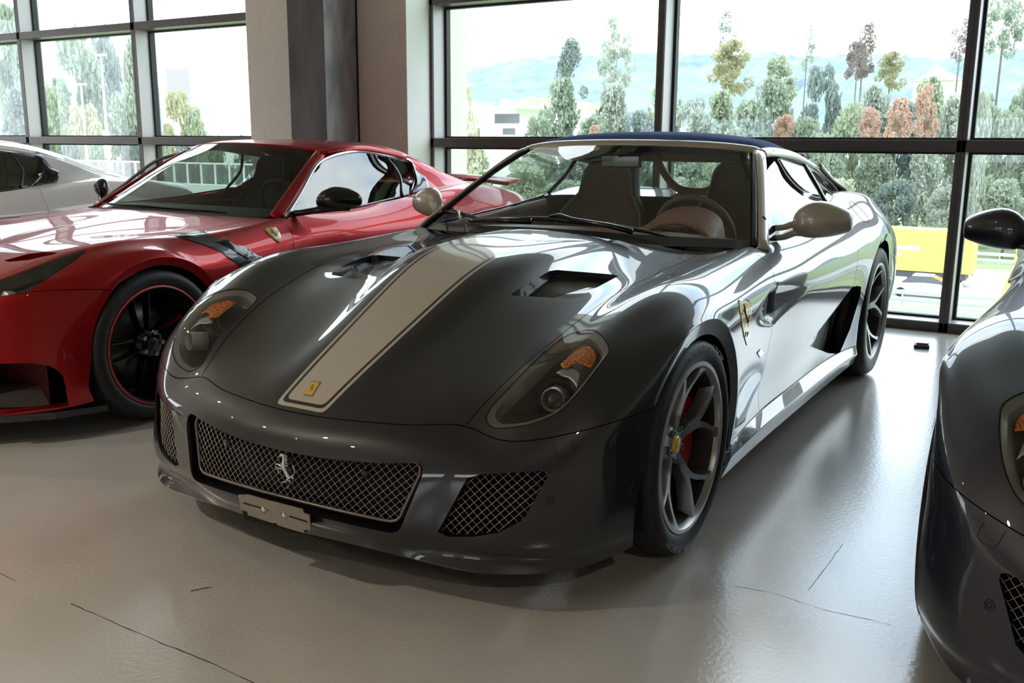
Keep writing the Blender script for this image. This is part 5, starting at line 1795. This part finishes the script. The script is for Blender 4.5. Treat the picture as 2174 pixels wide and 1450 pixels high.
tube('rim_ring', [(0.178*math.cos(a), 0, 0.178*math.sin(a)) for a in np.linspace(0, 2*math.pi, 41)[:-1]], 0.015, leather_dark, sw, 10, True)
for a in (0.15, math.pi-0.15, -math.pi/2):
    tube('wheel_spoke', [(0.04*math.cos(a), 0.01, 0.04*math.sin(a)), (0.17*math.cos(a), 0, 0.17*math.sin(a))], 0.012, bezel_m, sw, 8)
fix_normals(lathe('horn_pad', [(0, -0.02), (0.05, -0.015), (0.06, 0.01)], leather_dark, sw, 24, 'y'))
def seat(x):
    s = empty('seat', (x, 1.95, 0.2), 0, car)
    def shell(nm, secs, m, thick=0.0):
        # secs: (y, z, halfwidth, bolster)
        rows = []
        for y, z, w, b in secs:
            rows.append([(-w, y-b, z), (-w*0.92, y-b*0.8, z), (-w*0.62, y, z), (0, y+0.012, z), (w*0.62, y, z), (w*0.92, y-b*0.8, z), (w, y-b, z)])
        return patch(nm, rows, 5, 4, m, s, 0.05)
    shell('backrest', [(0.02, 0.18, .20, .10), (0.06, 0.36, .25, .10), (0.10, 0.54, .27, .10), (0.15, 0.68, .23, .07), (0.18, 0.78, .155, .04), (0.20, 0.90, .135, .035), (0.205, 0.955, .10, .02)], leather_dark)
    patch('seat_cushion', [[(-.26, -.46, .12), (-.2, -.47, .16), (0, -.48, .155), (.2, -.47, .16), (.26, -.46, .12)], [(-.26, -.2, .14), (-.2, -.2, .15), (0, -.2, .13), (.2, -.2, .15), (.26, -.2, .14)], [(-.25, .05, .14), (-.2, .05, .12), (0, .05, .10), (.2, .05, .12), (.25, .05, .14)]], 4, 4, leather_m, s, 0.10)
    tube('seat_piping', [(-.20, 0.015, .20), (-.262, -.02, .40), (-.275, 0.0, .54), (-.235, 0.08, .68), (-.158, 0.138, .78), (-.137, 0.163, .90), (-.10, .185, .957), (.10, .185, .957), (.137, .163, .90), (.158, .138, .78), (.235, .08, .68), (.275, 0.0, .54), (.262, -.02, .40), (.20, .015, .20)], 0.006, mat('grey_piping', (0.30, 0.28, 0.25), 0.5), s, 6)
for x in (.37, -.37): seat(x)
bm = bmesh.new()
add_box(bm, (-.74, 2.36, .2), (.74, 2.42, .965), 0.01)
for s in (1, -1):
    add_box(bm, (s*.30, 2.36, .95), (s*.62, 2.42, 1.15), 0.02)
add_box(bm, (-.62, 2.36, 1.15), (.62, 2.42, 1.20), 0.01)
bm_link('rear_bulkhead', bm, leather_dark, car)
tube('window_surround', spline([(-.20, 2.345, 1.18), (-.14, 2.34, 1.10), (-.08, 2.34, 1.03), (-.02, 2.34, 1.0), (.10, 2.34, .995), (.16, 2.34, 1.03), (.24, 2.345, 1.15)], 4), 0.022, leather_m, car, 10)
for s in (1, -1):
    patch('door_lining', [[mirror_p(p, s) for p in r] for r in [[(.79, 1.05, .855), (.79, 1.5, .882), (.78, 2.1, .935)], [(.74, 1.05, .83), (.73, 1.5, .85), (.73, 2.1, .90)], [(.75, 1.05, .5), (.73, 1.5, .5), (.73, 2.1, .5)]]], 4, 4, leather_m, car)
o = box('interior_mirror', (-0.10, 1.47, 1.135), (0.10, 1.50, 1.195), black_gloss, car, 0.008)
tube('mirror_stem', [(0, 1.47, 1.19), (0, 1.44, 1.215)], 0.008, black_gloss, o)
V_ = [wpt(p, -0.004) for p in ((1245, 316), (1253, 311), (1274, 310), (1269, 318))]
mesh('toll_sticker', V_, [(0, 1, 2, 3)], mat('orange_sticker', (0.55, 0.10, 0.03), 0.5), ws)
# ------------------------------------------------------------------ red berlinetta
RX0, RY0 = -2.563, 0.105
def red_tables():
    fa = (.02, .345, .395, .355)
    def A(R, d, x): return arch(fa[0], fa[1], R, d, x)
    U = [
     [(0, -.88, .53), (.13, -.875, .533), (.28, -.85, .543), (.42, -.80, .560), (.580, -.715, .600), (.69, -.655, .610), (.815, -.530, .640), (.890, -.385, .640), (.945, -.262, .630), (.948, -.215, .617)],
     [(0, -.60, .66), (.13, -.595, .664), (.28, -.58, .672), (.44, -.56, .684), (.690, -.50, .708), (.765, -.46, .702), (.850, -.38, .700), (.915, -.27, .698), A(.395, 118, .953), A(.355, 118, .947)],
     [(0, -.32, .747), (.14, -.32, .752), (.29, -.315, .762), (.46, -.31, .768), (.722, -.30, .774), (.805, -.26, .764), (.880, -.19, .757), (.930, -.12, .746), A(.395, 98, .962), A(.355, 98, .953)],
     [(0, -.02, .797), (.15, -.02, .803), (.31, -.02, .808), (.48, -.02, .806), (.735, -.02, .814), (.825, .01, .800), (.895, .04, .778), (.940, .08, .760), A(.395, 75, .966), A(.355, 75, .954)],
     [(0, .32, .836), (.16, .32, .842), (.32, .33, .840), (.50, .34, .826), (.742, .37, .811), (.835, .37, .795), (.900, .36, .752), (.940, .33, .70), A(.395, 50, .964), A(.355, 50, .952)],
     [(0, .66, .872), (.18, .68, .870), (.34, .72, .864), (.50, .78, .855), (.690, .88, .845), (.800, .955, .848), (.868, .935, .800), (.908, .92, .73), (.918, .91, .62)]]
    low = {5: [(.905, .90, .47), (.885, .89, .335), (.898, .88, .238), (.940, .875, .205), (.915, .875, .122)],
           6: [(.908, 1.32, .47), (.885, 1.32, .335), (.896, 1.32, .238), (.940, 1.32, .205), (.915, 1.32, .122)],
           7: [(.920, 1.75, .47), (.890, 1.75, .335), (.898, 1.75, .238), (.945, 1.75, .205), (.917, 1.75, .122)],
           8: [(.942, 2.10, .48), (.920, 2.10, .345), (.918, 2.10, .238), (.950, 2.10, .200), (.920, 2.10, .122)]}
    ra = (2.735, .36, .425, .383)
    def R(d, x): return arch(ra[0], ra[1], ra[2], d, x)
    up = {6: [(.802, 1.35, .862), (.880, 1.33, .815), (.925, 1.32, .735), (.928, 1.32, .61)],
          7: [(.797, 1.76, .888), (.885, 1.75, .838), (.940, 1.75, .745), (.944, 1.75, .62)],
          8: [(.775, 2.10, .925), (.892, 2.10, .872), (.957, 2.10, .765), (.962, 2.10, .63)],
          9: [(.775, 2.39, .955), (.898, 2.39, .90), (.966, 2.39, .79), R(140, .977)],
          10: [(.778, 2.63, .970), (.900, 2.62, .92), (.968, 2.60, .84), R(114, .983)],
          11: [(.770, 2.87, .968), (.890, 2.85, .915), (.962, 2.79, .845), R(90, .984)],
          12: [(.750, 3.09, .950), (.872, 3.06, .89), (.950, 2.99, .82), R(66, .980)],
          13: [(.722, 3.31, .920), (.850, 3.27, .860), (.935, 3.17, .77), R(40, .968)],
          14: [(.660, 3.55, .890), (.780, 3.53, .810), (.850, 3.49, .700), (.868, 3.47, .590)]}
    tail = [(.868, 3.47, .46), (.850, 3.46, .34), (.83, 3.44, .25), (.82, 3.42, .21), (.80, 3.37, .16)]
    B = [None,
     [(0, -.92, .43), (.13, -.915, .43), (.28, -.89, .432), (.42, -.845, .435), (.580, -.775, .445), (.690, -.705, .455), (.820, -.575, .470), (.900, -.44, .480), (.940, -.335, .485), A(.358, 157, .948)],
     [(0, -.94, .33), (.13, -.935, .33), (.28, -.91, .33), (.42, -.865, .33), (.580, -.790, .335), (.690, -.725, .34), (.822, -.600, .345), (.902, -.47, .345), (.940, -.375, .345), A(.360, 180, .948)],
     [(0, -.945, .24), (.13, -.94, .24), (.28, -.915, .24), (.42, -.87, .24), (.580, -.795, .24), (.692, -.73, .24), (.820, -.610, .24), (.898, -.485, .24), (.938, -.392, .24), (.947, -.362, .245)],
     [(0, -.94, .195), (.13, -.935, .195), (.28, -.91, .195), (.42, -.865, .195), (.578, -.79, .192), (.690, -.725, .19), (.815, -.610, .19), (.892, -.485, .19), (.932, -.388, .192), (.943, -.352, .195)],
     [(0, -.93, .15), (.13, -.925, .15), (.28, -.90, .15), (.42, -.855, .15), (.575, -.785, .148), (.690, -.72, .145), (.810, -.605, .145), (.888, -.475, .147), (.928, -.375, .155), (.940, -.338, .160)],
     [(0, -.88, .145), (.13, -.875, .145), (.28, -.85, .145), (.42, -.805, .145), (.55, -.74, .143), (.65, -.68, .14), (.76, -.57, .14), (.84, -.45, .142), (.885, -.36, .15), (.910, -.33, .155)]]
    return dict(U=U, low=low, up=up, tail=tail, B=B, front_arch=fa, rear_arch=ra, AX=(.955, .945, .935, .944, .925), RX=(.970, .957, .950, .956, .930), deck=(.94, .96, .965, .955, .945, .925))
red_m = mat('red_metallic_car_paint', (0.36, 0.004, 0.007), 0.42, 0.75, 0.6, 0.012)
carbon_m = noisy(mat('carbon_fibre_gloss', rough=0.3, coat=0.8), 260, (0.012, 0.012, 0.013), (0.028, 0.028, 0.030), 2)
silver_trim = mat('silver_window_trim', (0.45, 0.47, 0.50), 0.25, 0.9)
red_glass = pane_mat('dark_tinted_windscreen', (0.62, 0.68, 0.62))
red_side = pane_mat('dark_tinted_side_glass', (0.50, 0.56, 0.54), ior=2.0)
cabin_m = mat('charcoal_cabin', (0.030, 0.030, 0.029), 0.7)
RO = np.array([RX0, RY0, 0.0])
rv, rf_, rpn = car_cage(red_tables()).build(4, {'bonnet', 'front_bumper', 'rear_deck', 'rear_bumper'})
RBODY = BVHTree.FromPolygons([tuple(v) for v in rv], [tuple(map(int, f)) for f in rf_])
def rsurf(p):
    h = RBODY.ray_cast(Vector(CAMC-RO), Vector(ray(p)))
    if h[0] is None: raise ValueError(p)
    return np.array(h[0]), np.array(h[1])
RPD = split_panels(rv, rf_, rpn)
red = empty('sports_car', tuple(RO))
tag(red, 'red sports car with carbon fender strip and black ten-spoke wheels', 'car')
def rplanes(pix, sd=1):
    out = []
    for p, n in px_planes(pix, 1):
        q = np.array(p)-RO; m_ = np.array(n)
        if sd < 0: q = q*np.array([-1, 1, 1]); m_ = m_*np.array([-1, 1, 1])
        out.append((Vector(q), Vector(m_)))
    return out
def rskin(name, pix, m, parent, off, sd=1, rings=(1.0, 0.66, 0.33)):
    c = np.mean(pix, 0); n = len(pix); Vv = []; Ff = []
    mul = np.array([sd, 1, 1])
    for q in rings:
        for p in pix:
            s, nn = rsurf(c+(np.array(p)-c)*q); Vv.append((s+nn*off)*mul)
    s, nn = rsurf(c); Vv.append((s+nn*off)*mul)
    for i in range(len(rings)-1):
        for k in range(n): Ff.append((i*n+k, i*n+(k+1) % n, (i+1)*n+(k+1) % n, (i+1)*n+k))
    for k in range(n): Ff.append(((len(rings)-1)*n+k, (len(rings)-1)*n+(k+1) % n, len(rings)*n))
    o = fix_normals(mesh(name, Vv, Ff, m, parent, True))
    md = o.modifiers.new('t', 'SOLIDIFY'); md.thickness = 0.002; md.offset = 0
    return o
# headlamps: long black-bottomed slivers on the wing
RL = hull([tuple(p) for p in [(-70, 640), (-30, 605), (0, 594), (60, 572), (101, 556), (150, 538), (182, 528), (181, 536), (160, 553), (116, 582), (72, 609), (29, 640), (0, 655), (-50, 668)]])
for sd in (1, -1):
    pd = RPD[('front_fender', sd)]
    fs = carve(pd['bm'], rplanes(RL, sd), lambda c: c.x*sd > 0.5 and c.y < 0.05)
    lb = bmesh.new(); mpv = {}; ll = lb.faces.layers.int.new('skin')
    for f in fs:
        vs = []
        for v in f.verts:
            if v not in mpv: mpv[v] = lb.verts.new(v.co)
            vs.append(mpv[v])
        nf = lb.faces.new(vs); nf.smooth = True; nf[ll] = 1
    loop = [v.co.copy() for v in outline_of(fs)]
    NL = [near_n(pd, v) for v in loop]
    open_hole(pd['bm'], fs, 0.01, lambda co: -near_n(pd, co))
    h = finish_panel('headlight', dict(bm=lb, tree=pd['tree'], n=pd['n'], g=pd['g'], v=pd['v']), lens_m, red)
    c = sum(loop, Vector())/len(loop); n = len(loop)
    R_ = [[np.array(v+(c-v)*q)-np.array(m_)*d for v, m_ in zip(loop, NL)] for q, d in ((0, .005), (.1, .018), (.35, .04), (.8, .06))]
    Vv = [p for r in R_ for p in r]; Ff = []
    for i in range(3):
        for k in range(n): Ff.append((i*n+k, i*n+(k+1) % n, (i+1)*n+(k+1) % n, (i+1)*n+k))
    Ff.append(tuple(3*n+k for k in range(n)))
    mesh('lamp_bowl', Vv, Ff, bowl_m, h, True)
    try:
        s, nn = rsurf((8, 628))
        o = lathe('projector_lens', [(0.030, -0.03), (0.030, 0.0), (0.018, 0.006), (0, 0.008)], steel_m, h, 24, 'z'); fix_normals(o)
        o.rotation_mode = 'QUATERNION'; o.rotation_quaternion = Vector((0.35*sd, -1, 0.1)).to_track_quat('Z', 'Y'); o.location = tuple((s-nn*0.03)*np.array([sd, 1, 1]))
    except ValueError:
        pass
# bonnet slot above the lamp
SL = [(8, 553), (18, 556), (60, 552), (110, 541), (125, 536), (95, 535), (60, 539)]
for sd in (1, -1):
    pd = RPD[('bonnet', 0)]
    fs = carve(pd['bm'], rplanes(hull(SL), sd), lambda c: c.x*sd > 0.2 and c.y < 0.1)
    if fs:
        o_, i_ = open_hole(pd['bm'], fs, 0.03, lambda co: (0, 0.3, -1))
        if len(i_) > 2: mesh('bonnet_slot', i_, [tuple(range(len(i_)))], dark_m, red)
# lower bumper mouth
MO = hull([(-150, 775), (0, 772), (69, 771), (105, 777), (122, 786), (134, 800), (139, 820), (146, 862), (-150, 900)])
for sd in (1, -1):
    pd = RPD[('front_bumper', 0)]
    fs = carve(pd['bm'], rplanes(MO, sd), lambda c: c.x*sd > 0.15 and c.y < -0.2)
    if fs: open_hole(pd['bm'], fs, 0.10, lambda co: (-0.25*sd, 1, 0))
    def pt(x, y, z): return (x*sd, y, z)
    sp = mesh('carbon_splitter', [pt(.30, -.86, .13), pt(.60, -.77, .13), (.86*sd, -.47, .13), (.93*sd, -.27, .125), (.55*sd, -.25, .13), (.30*sd, -.4, .13), pt(.30, -.86, .10), pt(.60, -.77, .10), (.86*sd, -.47, .10), (.93*sd, -.27, .10), (.55*sd, -.25, .10), (.30*sd, -.4, .10)],
              [(0, 1, 2, 3, 4, 5), (6, 7, 8, 9, 10, 11), (0, 1, 7, 6), (1, 2, 8, 7), (2, 3, 9, 8), (3, 4, 10, 9), (4, 5, 11, 10), (5, 0, 6, 11)], carbon_m, red)
    fix_normals(sp)
    wg = mesh('carbon_winglet', [pt(.42, -.72, .13), pt(.80, -.46, .13), pt(.76, -.42, .235), pt(.46, -.62, .215), pt(.42, -.70, .13), pt(.80, -.44, .13), pt(.76, -.40, .235), pt(.46, -.60, .215)], [(0, 1, 2, 3), (4, 5, 6, 7), (0, 1, 5, 4), (1, 2, 6, 5), (2, 3, 7, 6), (3, 0, 4, 7)], carbon_m, red)
    fix_normals(wg)
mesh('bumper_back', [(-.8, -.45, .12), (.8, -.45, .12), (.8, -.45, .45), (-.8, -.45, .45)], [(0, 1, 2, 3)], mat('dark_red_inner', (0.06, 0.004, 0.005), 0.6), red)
# carbon strip, shield
CS = [(359, 499), (395, 494.5), (434, 490), (478, 505), (525.5, 527), (563, 550.5), (538, 560.5), (514, 570), (487, 550), (449, 527), (418, 516), (388.6, 507)]
for sd in (1, -1):
    cs = rskin('carbon_strip', CS, carbon_m, red, 0.002, sd, (1.0, 0.8, 0.6, 0.4, 0.2))
    rskin('vent_recess', [(457, 515), (482, 509), (518, 533), (540, 548), (525, 552), (505, 540)], black_gloss, cs, 0.0042, sd)
    SHR = Z(340, 440, 6.794, [(1490, 315), (1530, 295), (1580, 285), (1660, 290), (1700, 330), (1735, 400), (1742, 460), (1705, 522), (1650, 480), (1590, 425), (1535, 365)])
    sh = rskin('fender_shield', SHR, mat('badge_silver_rim'), red, 0.002, sd)
    cq = np.mean(SHR, 0)
    rskin('shield_field', [cq+(np.array(p)-cq)*0.87 for p in SHR], mat('pale_yellow_enamel', (0.80, 0.60, 0.16), 0.3, 0, 0.6), sh, 0.0035, sd)
    if sd == 1:
        def rfn(a, b):
            p = (340+(1625+(a-860)*0.30+(b-330)*0.13)/6.794, 440+(375+(b-330)*0.26)/6.794)
            s, nn = rsurf(p); return tuple(s+nn*0.0050)
        horse('shield_horse', rfn, black_gloss, sh, 0.00007, 5)
for (pn, sd), pd in RPD.items():
    finish_panel(pn, pd, red_m, red)
# roof, glass
RW = [[(.722, .955, .846), (.62, .87, .852), (.36, .76, .866), (0, .715, .872)],
      [(.658, 1.15, .965), (.56, 1.07, .98), (.32, .97, 1.00), (0, .935, 1.005)],
      [(.595, 1.35, 1.085), (.50, 1.27, 1.105), (.29, 1.18, 1.128), (0, 1.14, 1.138)],
      [(.535, 1.53, 1.178), (.45, 1.46, 1.202), (.26, 1.37, 1.222), (0, 1.33, 1.230)]]
rws = patch('windscreen', [[(-x, y, z) for x, y, z in r]+[(x, y, z) for x, y, z in reversed(r[:-1])] for r in RW], 7, 7, red_glass, red)
for sd in (1, -1):
    ap = [(.745, .955, .845), (.685, 1.15, .965), (.622, 1.35, 1.085), (.570, 1.52, 1.178)]
    sweep('windscreen_pillar', [mirror_p(p, sd) for p in spline(ap, 5)], oval(0.034, 0.016), red_m, red, lambda p: Vector((p.x, -0.6, 0.6)))
rr_ = [[(.555, 1.53, 1.183), (.45, 1.46, 1.207), (.26, 1.375, 1.228), (0, 1.335, 1.236)],
       [(.605, 1.70, 1.208), (.48, 1.68, 1.238), (.29, 1.66, 1.252), (0, 1.63, 1.257)],
       [(.618, 1.95, 1.208), (.49, 1.95, 1.240), (.30, 1.95, 1.253), (0, 1.95, 1.257)],
       [(.620, 2.20, 1.180), (.49, 2.22, 1.220), (.30, 2.25, 1.232), (0, 2.25, 1.236)],
       [(.640, 2.42, 1.115), (.50, 2.50, 1.150), (.30, 2.58, 1.150), (0, 2.60, 1.150)],
       [(.690, 2.66, 1.020), (.54, 2.82, 1.035), (.32, 2.93, 1.045), (0, 2.95, 1.05)],
       [(.745, 2.88, .965), (.58, 3.05, .965), (.34, 3.18, .965), (0, 3.20, .97)]]
rrf = [[(-x, y, z) for x, y, z in r]+[(x, y, z) for x, y, z in reversed(r[:-1])] for r in rr_]
patch('roof', rrf, 6, 7, red_m, red, 0.01)
SWB = [(.802, .985, .852), (.803, 1.30, .862), (.797, 1.62, .880), (.772, 2.08, .922)]
SWT = [(.690, 1.34, 1.105), (.650, 1.56, 1.170), (.632, 1.84, 1.188), (.634, 2.05, 1.158), (.636, 2.27, 1.130), (.675, 2.29, 1.05)]
for sd in (1, -1):
    g = [[(.800, 1.0, .856), (.802, 1.30, .864), (.797, 1.62, .882), (.783, 1.90, .903), (.770, 2.10, .924)],
         [(.752, 1.15, .965), (.735, 1.38, 1.00), (.720, 1.65, 1.03), (.710, 1.95, 1.04), (.705, 2.20, 1.035)],
         [(.690, 1.34, 1.105), (.648, 1.56, 1.172), (.632, 1.84, 1.188), (.634, 2.05, 1.160), (.638, 2.27, 1.130)]]
    patch('side_window', [[mirror_p(p, sd) for p in r] for r in g], 5, 5, red_side, red)
    loop = [(.804, .975, .850), (.750, 1.15, .967), (.690, 1.34, 1.107), (.660, 1.48, 1.154), (.640, 1.66, 1.182), (.632, 1.84, 1.190), (.634, 2.05, 1.162), (.638, 2.27, 1.133), (.675, 2.30, 1.05), (.765, 2.12, .926)]
    tube('window_trim', [mirror_p(p, sd) for p in spline(loop, 4)], 0.010, silver_trim, red, 8)
    tube('cant_rail', [mirror_p(p, sd) for p in spline([(.575, 1.52, 1.176), (.618, 1.68, 1.198), (.626, 1.85, 1.203), (.627, 2.05, 1.180), (.632, 2.24, 1.152)], 4)], 0.022, red_m, red, 10)
    tube('belt_trim', [mirror_p(p, sd) for p in spline(SWB, 4)], 0.006, black_gloss, red, 6)
    sweep('window_divider', [mirror_p(p, sd) for p in spline([(.634, 2.05, 1.158), (.705, 2.09, 1.04), (.778, 2.02, .916)], 4)], oval(0.012, 0.008, 8), black_gloss, red, lambda p: Vector((p.x, 0, .4)))
    cp = [[(.630, 2.25, 1.155), (.642, 2.42, 1.112), (.692, 2.66, 1.018), (.750, 2.88, .960)], [(.678, 2.31, 1.05), (.705, 2.48, 1.02), (.745, 2.70, .978), (.775, 2.90, .955)], [(.768, 2.12, .924), (.785, 2.38, .945), (.790, 2.64, .955), (.785, 2.92, .945)]]
    patch('rear_pillar', [[mirror_p(p, sd) for p in r] for r in cp], 6, 6, red_m, red, 0.01, flip=(sd > 0))
    patch('window_vane', [[mirror_p(p, sd) for p in r] for r in [[(.655, 2.29, 1.12), (.678, 2.325, 1.06), (.70, 2.38, 1.025)], [(.735, 2.23, 1.0), (.742, 2.27, .985), (.748, 2.34, .985)], [(.775, 2.11, .93), (.778, 2.2, .942), (.782, 2.30, .955)]]], 4, 4, black_gloss, red, 0.008, flip=(sd > 0))
    # mirror
    secs = [(.90, 1.12, .925, .02, .030), (.93, 1.15, .940, .055, .058), (.97, 1.18, .948, .072, .066), (1.02, 1.21, .946, .072, .060), (1.06, 1.235, .942, .058, .050), (1.085, 1.25, .938, .036, .034), (1.095, 1.255, .936, .014, .016)]
    nn_ = 20; rows = []
    for x, y, z, dy, dz in secs:
        rows.append([(x*sd, y+(-dy*1.1*math.cos(a) if math.cos(a) > 0 else -dy*.5*math.cos(a)), z+dz*math.sin(a)) for a in [2*math.pi*k/nn_ for k in range(nn_)]])
    Vv, Ff = bar_mesh(rows)
    o = fix_normals(mesh('door_mirror', Vv, Ff, black_gloss, red, True))
    md = o.modifiers.new('s', 'SUBSURF'); md.levels = 1; md.render_levels = 1
    tube('mirror_stalk', [mirror_p(p, sd) for p in spline([(.80, 1.04, .868), (.84, 1.06, .872), (.90, 1.10, .885), (.97, 1.15, .895), (1.05, 1.21, .90)], 4)], [0.016]*9+[0.02]*8, black_gloss, o, 10)
    make_wheel(red, (sd*0.952, 0.0, 0.345), 0.345, 0.265, 0.275, 'blade', mat('gloss_black_rim', (0.012, 0.012, 0.013), 0.18, 0.3, 0.6), sd, cap_m=mat('black_cap', (0.02, 0.02, 0.02), 0.3), ring_m=mat('red_rim_line', (0.55, 0.05, 0.05), 0.4), spin=0.62)
    make_wheel(red, (sd*0.957, 2.735, 0.358), 0.358, 0.265, 0.315, 'blade', mat('gloss_black_rim'), sd, cap_m=mat('black_cap'), ring_m=mat('red_rim_line'), spin=0.2)
    liner(sd, .02, .345, .372, red); liner(sd, 2.735, .36, .405, red)
bm = bmesh.new(); add_box(bm, (-0.56, -0.80, 0.125), (0.56, 3.35, 0.15)); add_box(bm, (-0.88, 0.42, 0.125), (0.88, 2.3, 0.15))
bm_link('underbody', bm, dark_m, red)
patch('rear_wing', [[(-.72, 3.36, .955), (-.4, 3.42, .975), (0, 3.44, .98), (.4, 3.42, .975), (.72, 3.36, .955)], [(-.74, 3.52, .985), (-.4, 3.58, 1.0), (0, 3.60, 1.005), (.4, 3.58, 1.0), (.74, 3.52, .985)]], 4, 5, red_m, red, 0.02)
# cabin
bm = bmesh.new(); add_box(bm, (-.76, .92, .16), (.76, 2.4, .2)); add_box(bm, (-.72, 2.3, .2), (.72, 2.36, .90), .02); add_box(bm, (-.10, .95, .2), (.10, 2.3, .55), .03)
for s in (1, -1): add_box(bm, (s*.74, .95, .16), (s*.785, 2.3, .845), .01)
bm_link('cabin_tub', bm, cabin_m, red)
patch('dashboard', [[(x, y+dy*(1-abs(x)*.2), z) for x in (-.70, -.35, 0, .35, .70)] for y, z, dy in ((.93, .835, -.1), (1.12, .862, -.05), (1.30, .85, 0), (1.36, .70, 0), (1.30, .45, 0))], 5, 5, cabin_m, red, 0.01)
st = empty('steering_wheel', (.37, 1.42, .86), 0, red); st.rotation_euler = (math.radians(24), 0, 0)
tube('rim_ring', [(0.175*math.cos(a), 0, 0.175*math.sin(a)) for a in np.linspace(0, 2*math.pi, 33)[:-1]], 0.015, cabin_m, st, 8, True)
tube('wheel_spoke', [(-.17, 0, 0), (.17, 0, 0)], 0.014, cabin_m, st, 8)
for x in (.37, -.37):
    s = empty('seat', (x, 1.88, .2), 0, red)
    rows = [[(-w_, y-b_, z), (-w_*.9, y-b_*.8, z), (-w_*.6, y, z), (0, y+.01, z), (w_*.6, y, z), (w_*.9, y-b_*.8, z), (w_, y-b_, z)] for y, z, w_, b_ in ((.02, .18, .20, .10), (.06, .36, .25, .1), (.10, .54, .27, .1), (.15, .68, .22, .07), (.18, .78, .15, .04), (.2, .90, .13, .03), (.21, .95, .10, .02))]
    patch('backrest', rows, 4, 4, cabin_m, s, .05)
    patch('seat_cushion', [[(-.26, -.46, .14), (0, -.47, .15), (.26, -.46, .14)], [(-.26, -.2, .15), (0, -.2, .13), (.26, -.2, .15)], [(-.25, .05, .14), (0, .05, .1), (.25, .05, .14)]], 4, 4, cabin_m, s, .1)
tube('wiper', [(.55, .80, .872), (.25, .74, .885), (-.05, .725, .893), (-.45, .78, .885)], [0.004, 0.009, 0.011, 0.004], rubber_m, red, 8)

# ------------------------------------------------------------------ copies: white car behind the red one, second dark car
def copy_tree(src, loc, mats, skip=()):
    def rec(o, par, depth=0):
        c = o.copy(); COL.objects.link(c); c.parent = par
        for sl_ in c.material_slots:
            m_ = sl_.material
            if m_ and m_.name in mats:
                sl_.link = 'OBJECT'; sl_.material = mats[m_.name]
        for ch in [x for x in bpy.data.objects if x.parent is o and x.name.split('.')[0] not in skip]:
            rec(ch, c, depth+1)
        return c
    r = rec(src, None)
    r.location = loc
    return r
white_m = paint('pearl_white_car_paint', (0.72, 0.72, 0.70), 0.35)
wc = copy_tree(red, (-5.25, -0.72, 0), {'red_metallic_car_paint': white_m, 'carbon_fibre_gloss': white_m}, skip=('fender_shield', 'bonnet_slot', 'carbon_winglet', 'rear_wing'))
tag(wc, 'white sports car parked on the far side of the red one', 'car')
dark2 = paint('midnight_blue_car_paint', (0.008, 0.010, 0.020), 0.4)
dc = copy_tree(car, (2.599, -0.036, 0), {'navy_paint_with_champagne_stripe': dark2, 'navy_black_car_paint': dark2, 'champagne_car_paint': dark2, 'blue_fabric_roof': mat('black_fabric_roof', (0.01, 0.01, 0.011), 0.9)}, skip=('plate_carrier', 'fender_shield', 'toll_sticker'))
tag(dc, 'plain midnight blue sports car next to the striped one', 'car')
